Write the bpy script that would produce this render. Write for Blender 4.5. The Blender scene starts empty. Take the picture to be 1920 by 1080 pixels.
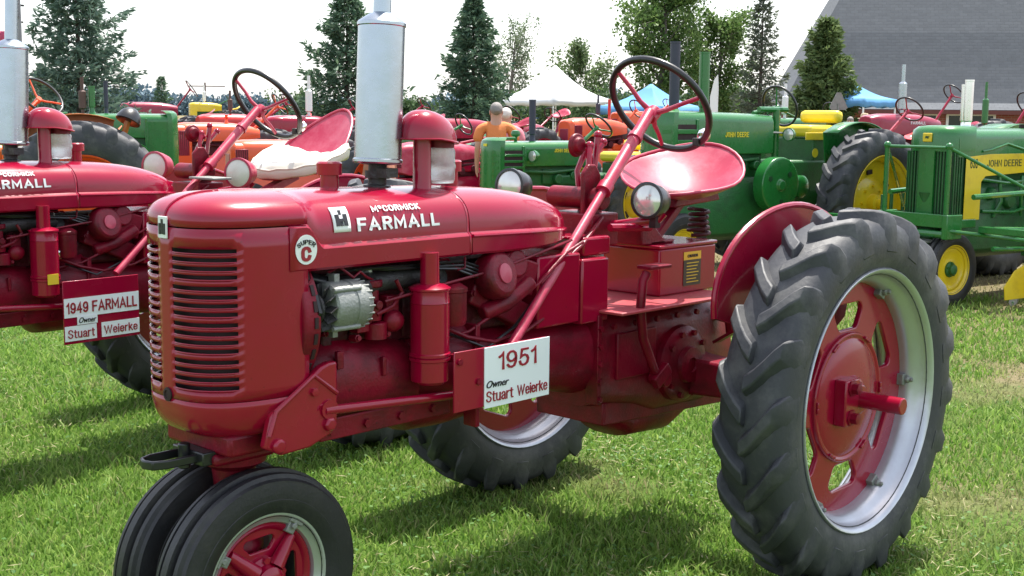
import bpy, bmesh, math, random
import numpy as np
from mathutils import Vector, Matrix, Quaternion
R_ = math.radians
random.seed(7)
SC = bpy.context.scene
COL = SC.collection

# ------------------------------------------------------------------ camera, sky, sun, exposure
cam_d = bpy.data.cameras.new('camera')
cam = bpy.data.objects.new('camera', cam_d)
COL.objects.link(cam)
SC.camera = cam
cam_d.sensor_width = 36.0
cam_d.lens = 36.0 * 2374.97 / 1920.0
cam_d.clip_start = 0.05
cam_d.clip_end = 3000.0
YAW, PITCH, ROLL = -2.38753, 0.13597, 0.00987
_F = Vector((math.cos(YAW) * math.cos(PITCH), math.sin(YAW) * math.cos(PITCH), -math.sin(PITCH)))
_R = _F.cross(Vector((0, 0, 1))).normalized()
_U = _R.cross(_F)
_c, _s = math.cos(ROLL), math.sin(ROLL)
_R, _U = _R * _c + _U * _s, _U * _c - _R * _s
M3 = Matrix((_R, _U, -_F)).transposed()
CAM = Vector((4.2047, 3.14178, 1.71426))
cam.matrix_world = Matrix.Translation(CAM) @ M3.to_4x4()

SUN_EL, SUN_AZ = R_(69), R_(195)          # azimuth of the sun, counter-clockwise from +x
w = bpy.data.worlds.new('World')
SC.world = w
w.use_nodes = True
nt = w.node_tree
nt.nodes.clear()
wo = nt.nodes.new('ShaderNodeOutputWorld')
bg = nt.nodes.new('ShaderNodeBackground')
sky = nt.nodes.new('ShaderNodeTexSky')
sky.sky_type = 'NISHITA'
sky.sun_disc = False
sky.sun_elevation = SUN_EL
sky.sun_rotation = R_(90) - SUN_AZ
sky.dust_density = 3.0
sky.air_density = 1.0
bg.inputs['Strength'].default_value = 0.1
# thin bright overcast veil: whiter towards the horizon all the way round
tc = nt.nodes.new('ShaderNodeTexCoord')
sx = nt.nodes.new('ShaderNodeSeparateXYZ')
mr = nt.nodes.new('ShaderNodeMapRange')
mr.inputs['From Min'].default_value = 0.0
mr.inputs['From Max'].default_value = 0.9
mr.inputs['To Min'].default_value = 5.4
mr.inputs['To Max'].default_value = 2.8
vm = nt.nodes.new('ShaderNodeVectorMath'); vm.operation = 'SCALE'
vm.inputs[0].default_value = (0.97, 0.985, 1.0)
va = nt.nodes.new('ShaderNodeVectorMath'); va.operation = 'ADD'
L = nt.links.new
L(tc.outputs['Generated'], sx.inputs[0]); L(sx.outputs['Z'], mr.inputs['Value'])
L(mr.outputs['Result'], vm.inputs['Scale'])
L(sky.outputs['Color'], va.inputs[0]); L(vm.outputs[0], va.inputs[1])
L(va.outputs[0], bg.inputs['Color']); L(bg.outputs[0], wo.inputs['Surface'])

sun_d = bpy.data.lights.new('sun', 'SUN')
sun_d.energy = 5.0
sun_d.angle = R_(0.6)
sun_d.color = (1.0, 0.955, 0.88)
sun = bpy.data.objects.new('sun', sun_d)
COL.objects.link(sun)
_sv = Vector((math.cos(SUN_AZ) * math.cos(SUN_EL), math.sin(SUN_AZ) * math.cos(SUN_EL), math.sin(SUN_EL)))
sun.rotation_euler = _sv.to_track_quat('Z', 'Y').to_euler()
sun.location = _sv * 40
SC.view_settings.view_transform = 'Standard'
SC.view_settings.look = 'None'
SC.view_settings.exposure = 0.92
SC.view_settings.gamma = 1.0
SC.view_settings.use_curve_mapping = False
try:
    SC.cycles.max_bounces = 8
    SC.cycles.transparent_max_bounces = 12
    SC.cycles.caustics_reflective = False
    SC.cycles.caustics_refractive = False
    SC.cycles.use_denoising = True
except Exception:
    pass

# ------------------------------------------------------------------ materials
def mat(name, col, rough=0.5, metal=0.0, coat=0.0, var=0.12, vs=6.0, bump=0.0, bs=60.0, dirt=None, dirt_amt=0.0,
        ds=3.0, spec=0.5, trans=0.0, isl=0.0, rvar=0.12, dmin=0.48, chips=None):
    m = bpy.data.materials.new(name)
    m.use_nodes = True
    n = m.node_tree
    p = n.nodes['Principled BSDF']
    tcn = n.nodes.new('ShaderNodeTexCoord')
    co = tcn.outputs['Object']
    no = n.nodes.new('ShaderNodeTexNoise')
    no.inputs['Scale'].default_value = vs
    no.inputs['Detail'].default_value = 6
    n.links.new(co, no.inputs['Vector'])
    mx = n.nodes.new('ShaderNodeMix'); mx.data_type = 'RGBA'
    mx.inputs['A'].default_value = (*[max(0, c * (1 - var)) for c in col], 1)
    mx.inputs['B'].default_value = (*[min(1, c * (1 + var) + var * 0.01) for c in col], 1)
    n.links.new(no.outputs['Fac'], mx.inputs['Factor'])
    out = mx.outputs['Result']
    if isl:
        g = n.nodes.new('ShaderNodeNewGeometry')
        hs = n.nodes.new('ShaderNodeHueSaturation')
        ma = n.nodes.new('ShaderNodeMapRange')
        ma.inputs['To Min'].default_value = 1 - isl
        ma.inputs['To Max'].default_value = 1 + isl
        n.links.new(g.outputs['Random Per Island'], ma.inputs['Value'])
        n.links.new(ma.outputs['Result'], hs.inputs['Value'])
        n.links.new(out, hs.inputs['Color'])
        out = hs.outputs['Color']
    if dirt:
        d = n.nodes.new('ShaderNodeTexNoise')
        d.inputs['Scale'].default_value = ds
        d.inputs['Detail'].default_value = 9
        d.inputs['Roughness'].default_value = 0.7
        n.links.new(co, d.inputs['Vector'])
        rp = n.nodes.new('ShaderNodeMapRange')
        rp.inputs['From Min'].default_value = dmin
        rp.inputs['From Max'].default_value = 0.72
        rp.inputs['To Max'].default_value = dirt_amt
        n.links.new(d.outputs['Fac'], rp.inputs['Value'])
        m2 = n.nodes.new('ShaderNodeMix'); m2.data_type = 'RGBA'
        m2.inputs['B'].default_value = (*dirt, 1)
        n.links.new(out, m2.inputs['A'])
        n.links.new(rp.outputs['Result'], m2.inputs['Factor'])
        out = m2.outputs['Result']
    if chips:
        cn = n.nodes.new('ShaderNodeTexNoise')
        cn.inputs['Scale'].default_value = 55; cn.inputs['Detail'].default_value = 5; cn.inputs['Roughness'].default_value = 0.75
        n.links.new(co, cn.inputs['Vector'])
        cm = n.nodes.new('ShaderNodeMapRange')
        cm.inputs['From Min'].default_value = 0.66; cm.inputs['From Max'].default_value = 0.70; cm.inputs['To Max'].default_value = 0.75
        n.links.new(cn.outputs['Fac'], cm.inputs['Value'])
        m4 = n.nodes.new('ShaderNodeMix'); m4.data_type = 'RGBA'
        m4.inputs['B'].default_value = (*chips, 1)
        n.links.new(out, m4.inputs['A']); n.links.new(cm.outputs['Result'], m4.inputs['Factor'])
        out = m4.outputs['Result']
    n.links.new(out, p.inputs['Base Color'])
    p.inputs['Metallic'].default_value = metal
    p.inputs['Specular IOR Level'].default_value = spec
    p.inputs['Coat Weight'].default_value = coat
    p.inputs['Coat Roughness'].default_value = 0.07
    rr = n.nodes.new('ShaderNodeMapRange')
    rr.inputs['To Min'].default_value = max(0.02, rough - rvar)
    rr.inputs['To Max'].default_value = min(1, rough + rvar)
    n2 = n.nodes.new('ShaderNodeTexNoise')
    n2.inputs['Scale'].default_value = vs * 2.3
    n2.inputs['Detail'].default_value = 5
    n.links.new(co, n2.inputs['Vector'])
    n.links.new(n2.outputs['Fac'], rr.inputs['Value'])
    n.links.new(rr.outputs['Result'], p.inputs['Roughness'])
    if bump:
        b = n.nodes.new('ShaderNodeBump')
        b.inputs['Strength'].default_value = bump
        b.inputs['Distance'].default_value = 0.01
        n3 = n.nodes.new('ShaderNodeTexNoise')
        n3.inputs['Scale'].default_value = bs
        n3.inputs['Detail'].default_value = 4
        n.links.new(co, n3.inputs['Vector'])
        n.links.new(n3.outputs['Fac'], b.inputs['Height'])
        n.links.new(b.outputs['Normal'], p.inputs['Normal'])
    if trans:
        o = n.nodes['Material Output']
        tr = n.nodes.new('ShaderNodeBsdfTranslucent')
        n.links.new(out, tr.inputs['Color'])
        ms = n.nodes.new('ShaderNodeMixShader')
        ms.inputs['Fac'].default_value = trans
        n.links.new(p.outputs[0], ms.inputs[1]); n.links.new(tr.outputs[0], ms.inputs[2])
        n.links.new(ms.outputs[0], o.inputs['Surface'])
    return m

RED = (0.285, 0.0005, 0.026)
M = {}
M['red'] = mat('red_paint', RED, 0.24, coat=0.45, spec=0.3, var=0.10, vs=3, bump=0.05, bs=14, dirt=(0.24, 0.010, 0.014), dirt_amt=0.6, ds=2.2, chips=(0.10, 0.006, 0.01))
M['red_cast'] = mat('red_paint_on_casting', (0.20, 0.0005, 0.016), 0.40, coat=0.0, spec=0.3, var=0.2, vs=9, bump=0.16, bs=110, dirt=(0.035, 0.004, 0.006), dirt_amt=0.9, ds=6, dmin=0.42, chips=(0.02, 0.008, 0.008))
M['red_old'] = mat('weathered_red_paint', (0.38, 0.045, 0.06), 0.45, coat=0.1, var=0.15, vs=7, bump=0.25, bs=50, dirt=(0.32, 0.12, 0.09), dirt_amt=0.7, ds=5)
M['red_seat'] = mat('faded_red_seat_paint', (0.37, 0.012, 0.05), 0.42, coat=0.12, var=0.16, vs=4, bump=0.08, bs=20, dirt=(0.56, 0.2, 0.25), dirt_amt=0.45, ds=4)
M['red_bright'] = mat('bright_red_paint', (0.55, 0.015, 0.012), 0.32, coat=0.3, var=0.1, vs=4)
M['green'] = mat('green_paint', (0.012, 0.145, 0.025), 0.28, coat=0.4, var=0.14, vs=4, bump=0.06, bs=20, dirt=(0.02, 0.08, 0.02), dirt_amt=0.5, ds=4)
M['green_cast'] = mat('green_paint_on_casting', (0.01, 0.10, 0.02), 0.45, coat=0.1, var=0.25, vs=9, bump=0.4, bs=70, dirt=(0.01, 0.03, 0.01), dirt_amt=0.7, ds=6)
M['green_dark'] = mat('dark_green_screen', (0.006, 0.045, 0.012), 0.5, var=0.2)
M['yellow'] = mat('yellow_paint', (0.72, 0.52, 0.012), 0.33, coat=0.3, var=0.08, vs=5, dirt=(0.35, 0.2, 0.03), dirt_amt=0.5, ds=5)
M['yellow_cushion'] = mat('yellow_vinyl', (0.75, 0.58, 0.03), 0.4, var=0.08, vs=5)
M['orange'] = mat('orange_paint', (0.72, 0.085, 0.018), 0.33, coat=0.3, var=0.1, vs=4, bump=0.06, bs=20, dirt=(0.5, 0.09, 0.03), dirt_amt=0.5)
M['orange_dk'] = mat('rust_orange_paint', (0.42, 0.11, 0.015), 0.42, var=0.18, vs=5)
M['maroon'] = mat('maroon_red_paint', (0.27, 0.006, 0.035), 0.32, coat=0.3, var=0.1)
M['rubber'] = mat('tyre_rubber', (0.030, 0.032, 0.039), 0.58, var=0.3, vs=7, bump=0.12, bs=60, dirt=(0.13, 0.13, 0.125), dirt_amt=0.65, ds=4.5, rvar=0.15)
M['rubber_blk'] = mat('black_front_tyre_rubber', (0.013, 0.013, 0.016), 0.5, var=0.3, vs=8, bump=0.12, bs=90, dirt=(0.05, 0.046, 0.04), dirt_amt=0.6, ds=5)
M['silver'] = mat('silver_painted_rim', (0.50, 0.52, 0.56), 0.34, metal=0.65, var=0.1, vs=5, bump=0.06, bs=30, dirt=(0.36, 0.34, 0.35), dirt_amt=0.5, ds=4)
M['alu'] = mat('bare_aluminium', (0.24, 0.25, 0.235), 0.5, metal=0.4, var=0.2, vs=14, bump=0.3, bs=90, dirt=(0.16, 0.16, 0.14), dirt_amt=0.6, ds=9)
M['muffler'] = mat('aluminised_muffler_steel', (0.40, 0.45, 0.50), 0.27, metal=1.0, var=0.06, vs=8, bump=0.05, bs=25, rvar=0.06)
M['chrome'] = mat('chrome', (0.75, 0.75, 0.76), 0.14, metal=1.0, var=0.05)
M['black'] = mat('black_paint', (0.012, 0.012, 0.014), 0.35, coat=0.2, var=0.3)
M['blacksteel'] = mat('dark_greasy_steel', (0.035, 0.033, 0.034), 0.5, metal=0.3, var=0.4, vs=20, bump=0.4, bs=80)
M['dark'] = mat('dark_interior', (0.022, 0.005, 0.007), 0.7, var=0.4, vs=10)
M['engine'] = mat('grimy_red_engine', (0.07, 0.002, 0.008), 0.55, spec=0.3, var=0.45, vs=14, bump=0.7, bs=45, dirt=(0.012, 0.007, 0.008), dirt_amt=0.9, ds=7)
M['white'] = mat('white_enamel', (0.78, 0.80, 0.80), 0.35, var=0.03)
M['plate'] = mat('white_sign_plastic', (0.80, 0.84, 0.87), 0.4, var=0.03)
M['redink'] = mat('red_lettering', (0.30, 0.008, 0.02), 0.5, var=0.05)
M['blackink'] = mat('black_lettering', (0.015, 0.014, 0.018), 0.5, var=0.05)
M['yellowink'] = mat('yellow_lettering', (0.74, 0.60, 0.03), 0.45, var=0.05)
M['stickery'] = mat('yellow_sticker', (0.75, 0.52, 0.03), 0.45, var=0.06)
M['stickerd'] = mat('dark_olive_sticker', (0.045, 0.04, 0.02), 0.5, var=0.2)
M['cream'] = mat('cream_vinyl_cushion', (0.74, 0.70, 0.60), 0.5, var=0.07, vs=6, bump=0.2, bs=18)
M['lens'] = mat('headlamp_lens', (0.62, 0.63, 0.60), 0.12, metal=0.5, coat=0.8, var=0.2, vs=30)
M['lens_dull'] = mat('milky_headlamp_lens', (0.62, 0.61, 0.54), 0.25, coat=0.5, var=0.12, vs=30)
M['rust'] = mat('rusty_pipe', (0.10, 0.055, 0.045), 0.7, var=0.3, vs=12)
M['navy'] = mat('navy_stack_paint', (0.03, 0.033, 0.06), 0.45, var=0.2)
M['skin'] = mat('skin', (0.50, 0.27, 0.19), 0.5, var=0.08)
M['hair_grey'] = mat('grey_hair', (0.22, 0.20, 0.19), 0.7, var=0.25, vs=60, bump=0.5, bs=120)
M['hair_white'] = mat('white_hair', (0.62, 0.58, 0.54), 0.7, var=0.15, vs=60, bump=0.5, bs=120)
M['orange_shirt'] = mat('orange_cotton', (0.66, 0.20, 0.055), 0.8, var=0.1, vs=12, bump=0.5, bs=22)
M['pink_shirt'] = mat('pink_cotton', (0.58, 0.20, 0.24), 0.8, var=0.1, vs=12, bump=0.4, bs=22)
M['tan_shirt'] = mat('tan_brown_cotton', (0.34, 0.13, 0.075), 0.8, var=0.1, vs=12, bump=0.4, bs=22)
M['jeans'] = mat('blue_denim', (0.05, 0.09, 0.2), 0.8, var=0.2, vs=16, bump=0.3, bs=60)
M['straw'] = mat('straw_hat', (0.62, 0.50, 0.33), 0.75, var=0.15, vs=30)
M['khaki'] = mat('khaki_cloth', (0.30, 0.24, 0.16), 0.8, var=0.1)

def glass_mat():
    m = bpy.data.materials.new('clear_jar_glass')
    m.use_nodes = True
    n = m.node_tree
    p = n.nodes['Principled BSDF']
    p.inputs['Base Color'].default_value = (0.97, 0.98, 0.97, 1)
    p.inputs['Roughness'].default_value = 0.06
    p.inputs['Transmission Weight'].default_value = 0.82
    p.inputs['IOR'].default_value = 1.3
    no = n.nodes.new('ShaderNodeTexNoise'); no.inputs['Scale'].default_value = 40
    b = n.nodes.new('ShaderNodeBump'); b.inputs['Strength'].default_value = 0.3; b.inputs['Distance'].default_value = 0.01
    n.links.new(no.outputs['Fac'], b.inputs['Height']); n.links.new(b.outputs['Normal'], p.inputs['Normal'])
    return m
M['glass'] = glass_mat()

# ------------------------------------------------------------------ mesh helpers
def V(*a): return Vector(a)

def frames(pts, closed=False):
    pts = [Vector(p) for p in pts]
    n = len(pts)
    T = []
    for i in range(n):
        a = pts[(i - 1) % n] if (closed or i > 0) else pts[i]
        b = pts[(i + 1) % n] if (closed or i < n - 1) else pts[i]
        T.append((b - a).normalized())
    ref = Vector((0, 0, 1)) if abs(T[0].z) < 0.9 else Vector((1, 0, 0))
    u = T[0].cross(ref).normalized()
    out = []
    for i in range(n):
        u = (u - T[i] * u.dot(T[i])).normalized()
        out.append((pts[i], u, T[i].cross(u)))
    return out

class MB:
    def __init__(s): s.v = []; s.f = []
    def add(s, vs, fs):
        o = len(s.v)
        s.v += [tuple(v) for v in vs]
        s.f += [tuple(i + o for i in f) for f in fs]
        return s
    def box(s, c, size, rot=None):
        hx, hy, hz = size[0] / 2, size[1] / 2, size[2] / 2
        vs = [Vector((x, y, z)) for x in (-hx, hx) for y in (-hy, hy) for z in (-hz, hz)]
        if rot is not None: vs = [rot @ v for v in vs]
        c = Vector(c)
        return s.add([v + c for v in vs], [(0, 1, 3, 2), (4, 6, 7, 5), (0, 4, 5, 1), (2, 3, 7, 6), (0, 2, 6, 4), (1, 5, 7, 3)])
    def box2(s, a, b):
        return s.box([(p + q) / 2 for p, q in zip(a, b)], [abs(q - p) for p, q in zip(a, b)])
    def bar(s, a, b, w_, h_):                    # rectangular bar from a to b
        a, b = Vector(a), Vector(b)
        d = b - a
        q = d.to_track_quat('X', 'Z').to_matrix()
        return s.box((a + b) / 2, (d.length, w_, h_), q)
    def tube(s, pts, r, n=10, closed=False, caps=True):
        fr = frames(pts, closed)
        k = len(fr)
        rs = r if hasattr(r, '__len__') else [r] * k
        vs = []
        for (p, u, v), ri in zip(fr, rs):
            for j in range(n):
                a = 2 * math.pi * j / n
                vs.append(p + (u * math.cos(a) + v * math.sin(a)) * ri)
        fs = []
        for i in range(k if closed else k - 1):
            i2 = (i + 1) % k
            for j in range(n):
                j2 = (j + 1) % n
                fs.append((i * n + j, i * n + j2, i2 * n + j2, i2 * n + j))
        if caps and not closed:
            fs.append(tuple(range(n - 1, -1, -1)))
            fs.append(tuple((k - 1) * n + j for j in range(n)))
        return s.add(vs, fs)
    def lathe(s, prof, o, ax, n=32, closed=False):   # prof: (radius, distance along axis)
        ax = Vector(ax).normalized(); o = Vector(o)
        ref = Vector((0, 0, 1)) if abs(ax.z) < 0.9 else Vector((1, 0, 0))
        u = ax.cross(ref).normalized(); v = ax.cross(u)
        vs, idx = [], []
        for r, h in prof:
            if r < 1e-6:
                idx.append([len(vs)] * n); vs.append(o + ax * h)
            else:
                b = len(vs)
                idx.append([b + j for j in range(n)])
                for j in range(n):
                    a = 2 * math.pi * j / n
                    vs.append(o + ax * h + (u * math.cos(a) + v * math.sin(a)) * r)
        fs = []
        m = len(prof)
        for i in range(m if closed else m - 1):
            A, B = idx[i], idx[(i + 1) % m]
            for j in range(n):
                j2 = (j + 1) % n
                q = []
                for t in (A[j], A[j2], B[j2], B[j]):
                    if t not in q: q.append(t)
                if len(q) > 2: fs.append(tuple(q))
        return s.add(vs, fs)
    def cyl(s, a, b, r, n=20, r2=None):
        a, b = Vector(a), Vector(b)
        h = (b - a).length
        r2 = r if r2 is None else r2
        return s.lathe([(0, 0), (r, 0), (r2, h), (0, h)], a, b - a, n)
    def loft(s, rings, closed=True, caps=True):
        n = len(rings[0]); vs = [p for r in rings for p in r]; fs = []
        for i in range(len(rings) - 1):
            for j in range(n if closed else n - 1):
                j2 = (j + 1) % n
                fs.append((i * n + j, i * n + j2, (i + 1) * n + j2, (i + 1) * n + j))
        if caps:
            fs.append(tuple(range(n - 1, -1, -1)))
            fs.append(tuple((len(rings) - 1) * n + j for j in range(n)))
        return s.add(vs, fs)
    def prism(s, poly, fn, t0, t1):
        n = len(poly)
        vs = [fn(u, v, t0) for u, v in poly] + [fn(u, v, t1) for u, v in poly]
        fs = [tuple(range(n)), tuple(range(2 * n - 1, n - 1, -1))]
        for i in range(n):
            j = (i + 1) % n
            fs.append((i, j, n + j, n + i))
        return s.add(vs, fs)
    def ball(s, c, r, n=14, m=8):
        rx, ry, rz = r if hasattr(r, '__len__') else (r, r, r)
        c = Vector(c)
        k = len(s.v)
        s.lathe([(math.sin(math.pi * i / m) if 0 < i < m else 0, -math.cos(math.pi * i / m)) for i in range(m + 1)], (0, 0, 0), (0, 0, 1), n)
        for i in range(k, len(s.v)):
            x, y, z = s.v[i]
            s.v[i] = (c.x + x * rx, c.y + y * ry, c.z + z * rz)
        return s
    def xf(s, mtx, start=0):
        for i in range(start, len(s.v)):
            s.v[i] = tuple(mtx @ Vector(s.v[i]))
        return s

def finish(me, sharp=38):
    bm = bmesh.new(); bm.from_mesh(me)
    bmesh.ops.recalc_face_normals(bm, faces=bm.faces[:])
    bm.to_mesh(me); bm.free()
    me.shade_smooth()
    me.set_sharp_from_angle(angle=R_(sharp))

def part(name, mb, m, parent=None, bevel=0.0, sharp=38, solid=0.0, sub=0, label=None):
    me = bpy.data.meshes.new(name)
    me.from_pydata(mb.v, [], mb.f)
    finish(me, sharp)
    me.materials.append(m if not isinstance(m, str) else M[m])
    o = bpy.data.objects.new(name, me)
    COL.objects.link(o)
    if parent is not None: o.parent = parent
    if solid:
        d = o.modifiers.new('solid', 'SOLIDIFY'); d.thickness = solid; d.offset = -1
    if sub:
        d = o.modifiers.new('sub', 'SUBSURF'); d.levels = sub; d.render_levels = sub
    if bevel:
        d = o.modifiers.new('bev', 'BEVEL'); d.width = bevel; d.segments = 2; d.limit_method = 'ANGLE'; d.angle_limit = R_(40)
    if label: o['label'] = label
    return o

def tag(o, label=None, cat=None, group=None, kind=None):
    if label: o['label'] = label
    if cat: o['category'] = cat
    if group: o['group'] = group
    if kind: o['kind'] = kind
    return o

def thing(name, label, cat, loc=(0, 0, 0), rz=0.0, group=None):
    o = bpy.data.objects.new(name, None)
    COL.objects.link(o)
    o.empty_display_size = 0.2
    o.location = loc
    o.rotation_euler = (0, 0, rz)
    return tag(o, label, cat, group)

def empty(name, parent):
    o = bpy.data.objects.new(name, None); COL.objects.link(o); o.parent = parent
    return o

def copy_tree(o, parent=None):
    kids = list(o.children)
    c = o.copy(); COL.objects.link(c)
    c.parent = parent
    for ch in kids: copy_tree(ch, c)
    return c

def curve_mesh(cu):
    ob = bpy.data.objects.new('tmp', cu)
    me = bpy.data.meshes.new_from_object(ob)
    bpy.data.objects.remove(ob); bpy.data.curves.remove(cu)
    return me

def mesh_part(name, me, m, parent, sharp=38):
    me.name = name
    me.materials.clear()
    finish(me, sharp)
    me.materials.append(M[m] if isinstance(m, str) else m)
    o = bpy.data.objects.new(name, me); COL.objects.link(o); o.parent = parent
    return o

def text_mesh(s, bold=0.0, shear=0.0, space=1.0, ext=0.02):
    cu = bpy.data.curves.new('t', 'FONT')
    cu.body = s; cu.size = 1; cu.offset = bold; cu.shear = shear; cu.space_character = space; cu.extrude = ext
    cu.resolution_u = 3
    return curve_mesh(cu)

GL = {
 'F': (.52, [[(0, 0), (0, 1), (.52, 1)], [(0, .5), (.44, .5)]]),
 'A': (.72, [[(0, 0), (.36, 1), (.72, 0)], [(.13, .3), (.59, .3)]]),
 'R': (.56, [[(0, 0), (0, 1), (.38, 1), (.53, .9), (.56, .76), (.53, .62), (.38, .5), (0, .5)], [(.3, .5), (.58, 0)]]),
 'M': (.80, [[(0, 0), (0, 1), (.4, .25), (.8, 1), (.8, 0)]]),
 'L': (.48, [[(0, 1), (0, 0), (.48, 0)]]),
 'C': (.56, [[(.56, .74), (.5, .92), (.36, 1), (.2, 1), (.06, .9), (0, .72), (0, .28), (.06, .1), (.2, 0), (.36, 0), (.5, .08), (.56, .26)]]),
 'c': (.30, [[(.30, .90), (.22, 1), (.08, 1), (0, .88), (0, .66), (.08, .54), (.22, .54), (.30, .64)]]),
 'O': (.6, [[(.3, 0), (.12, .05), (0, .25), (0, .75), (.12, .95), (.3, 1), (.48, .95), (.6, .75), (.6, .25), (.48, .05), (.3, 0), (.12, .05)]]),
 'I': (.0, [[(0, 0), (0, 1)]]),
 'K': (.58, [[(0, 0), (0, 1)], [(.56, 1), (.02, .42)], [(.2, .6), (.58, 0)]]),
 'H': (.56, [[(0, 0), (0, 1)], [(.56, 0), (.56, 1)], [(0, .5), (.56, .5)]]),
 'S': (.54, [[(.53, .78), (.46, .93), (.28, 1), (.1, .94), (.03, .78), (.08, .62), (.27, .53), (.46, .42), (.54, .26), (.46, .07), (.26, 0), (.08, .07), (0, .24)]]),
 'U': (.54, [[(0, 1), (0, .26), (.08, .06), (.27, 0), (.46, .06), (.54, .26), (.54, 1)]]),
 'P': (.54, [[(0, 0), (0, 1), (.36, 1), (.51, .9), (.54, .74), (.51, .58), (.36, .47), (0, .47)]]),
 'W': (.95, [[(0, 1), (.24, 0), (.475, .95), (.71, 0), (.95, 1)]]),
 'J': (.42, [[(.42, 1), (.42, .22), (.34, .05), (.2, 0), (.06, .06), (0, .24)]]),
 'N': (.58, [[(0, 0), (0, 1), (.58, 0), (.58, 1)]]),
 'D': (.58, [[(0, 0), (0, 1), (.3, 1), (.5, .88), (.58, .65), (.58, .35), (.5, .12), (.3, 0), (0, 0), (0, .2)]]),
 'E': (.48, [[(.48, 1), (0, 1), (0, 0), (.48, 0)], [(0, .52), (.42, .52)]]),
 '1': (.22, [[(0, .78), (.14, .86), (.22, 1), (.22, 0)]]),
 '9': (.54, [[(.03, .16), (.12, .04), (.26, 0), (.42, .06), (.52, .28), (.54, .62), (.50, .86), (.36, .99), (.2, .99), (.06, .88), (0, .68), (.06, .48), (.2, .38), (.36, .39), (.5, .52)]]),
 '5': (.52, [[(.48, 1), (.12, 1), (.05, .50), (.16, .60), (.30, .63), (.45, .55), (.52, .36), (.47, .13), (.32, 0), (.16, 0), (.04, .08), (0, .22)]]),
 '4': (.54, [[(.40, 0), (.40, 1), (0, .3), (.54, .3)]]),
 '6': (.54, [[(.50, .84), (.42, .96), (.28, 1), (.12, .94), (.02, .72), (0, .38), (.04, .14), (.18, .01), (.34, .01), (.48, .12), (.54, .32), (.48, .52), (.34, .62), (.18, .61), (.04, .48)]]),
 '3': (.52, [[(.02, .8), (.1, .95), (.26, 1), (.42, .93), (.47, .75), (.40, .58), (.22, .53), (.42, .46), (.52, .28), (.45, .08), (.27, 0), (.1, .05), (0, .24)]]),
 '0': (.52, [[(.26, 0), (.1, .06), (0, .3), (0, .7), (.1, .94), (.26, 1), (.42, .94), (.52, .7), (.52, .3), (.42, .06), (.26, 0), (.1, .06)]]),
 't': (.26, [[(.1, .92), (.1, .12), (.16, .02), (.27, .02)], [(0, .70), (.26, .70)]]),
 'u': (.42, [[(0, .72), (0, .2), (.06, .05), (.2, 0), (.34, .06), (.42, .2)], [(.42, .72), (.42, 0)]]),
 'a': (.42, [[(.03, .54), (.1, .68), (.24, .72), (.36, .66), (.40, .52), (.40, .1), (.45, 0)], [(.40, .42), (.14, .36), (.02, .24), (.03, .08), (.14, 0), (.28, .04), (.40, .18)]]),
 'r': (.26, [[(0, .72), (0, 0)], [(0, .48), (.08, .66), (.27, .71)]]),
 'e': (.44, [[(0, .37), (.44, .37), (.41, .58), (.31, .71), (.15, .71), (.03, .58), (0, .36), (.04, .12), (.16, 0), (.31, .01), (.42, .14)]]),
 'i': (.0, [[(0, .72), (0, 0)], [(0, .92), (0, 1.0)]]),
 'k': (.40, [[(0, 1), (0, 0)], [(.37, .72), (.02, .32)], [(.14, .46), (.41, 0)]]),
}
def stroke_mesh(s, wt, space=0.30):
    """bold block lettering: every stroke a mitred solid ribbon"""
    b = MB(); x = 0.0; k = 0
    for ch in s:
        if ch == ' ': x += .42; continue
        w_, sts = GL[ch]
        for st in sts:
            pts = [Vector((p[0] + x, p[1], 0)) for p in st]
            n = len(pts); Ls, Rs = [], []
            for i in range(n):
                d0 = (pts[i] - pts[i - 1]).normalized() if i else (pts[1] - pts[0]).normalized()
                d1 = (pts[i + 1] - pts[i]).normalized() if i < n - 1 else d0
                nn = Vector((-(d0.y + d1.y), d0.x + d1.x, 0))
                nn = nn.normalized() if nn.length > 1e-4 else Vector((-d0.y, d0.x, 0))
                m_ = min(1.9, 1 / max(.3, nn.dot(Vector((-d0.y, d0.x, 0)))))
                e = Vector((0, 0, 0))
                if i == 0: e = -d0 * wt
                if i == n - 1: e = d0 * wt
                Ls.append(pts[i] + e + nn * wt * m_); Rs.append(pts[i] + e - nn * wt * m_)
            zt = 1 + k * .06
            rings = [[(l.x, l.y, zt), (r.x, r.y, zt), (r.x, r.y, -1), (l.x, l.y, -1)] for l, r in zip(Ls, Rs)]
            b.loft(rings); k = (k + 1) % 5
        x += w_ + 2 * wt + space * .5
    me = bpy.data.meshes.new('t'); me.from_pydata(b.v, [], b.f)
    return me

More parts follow.
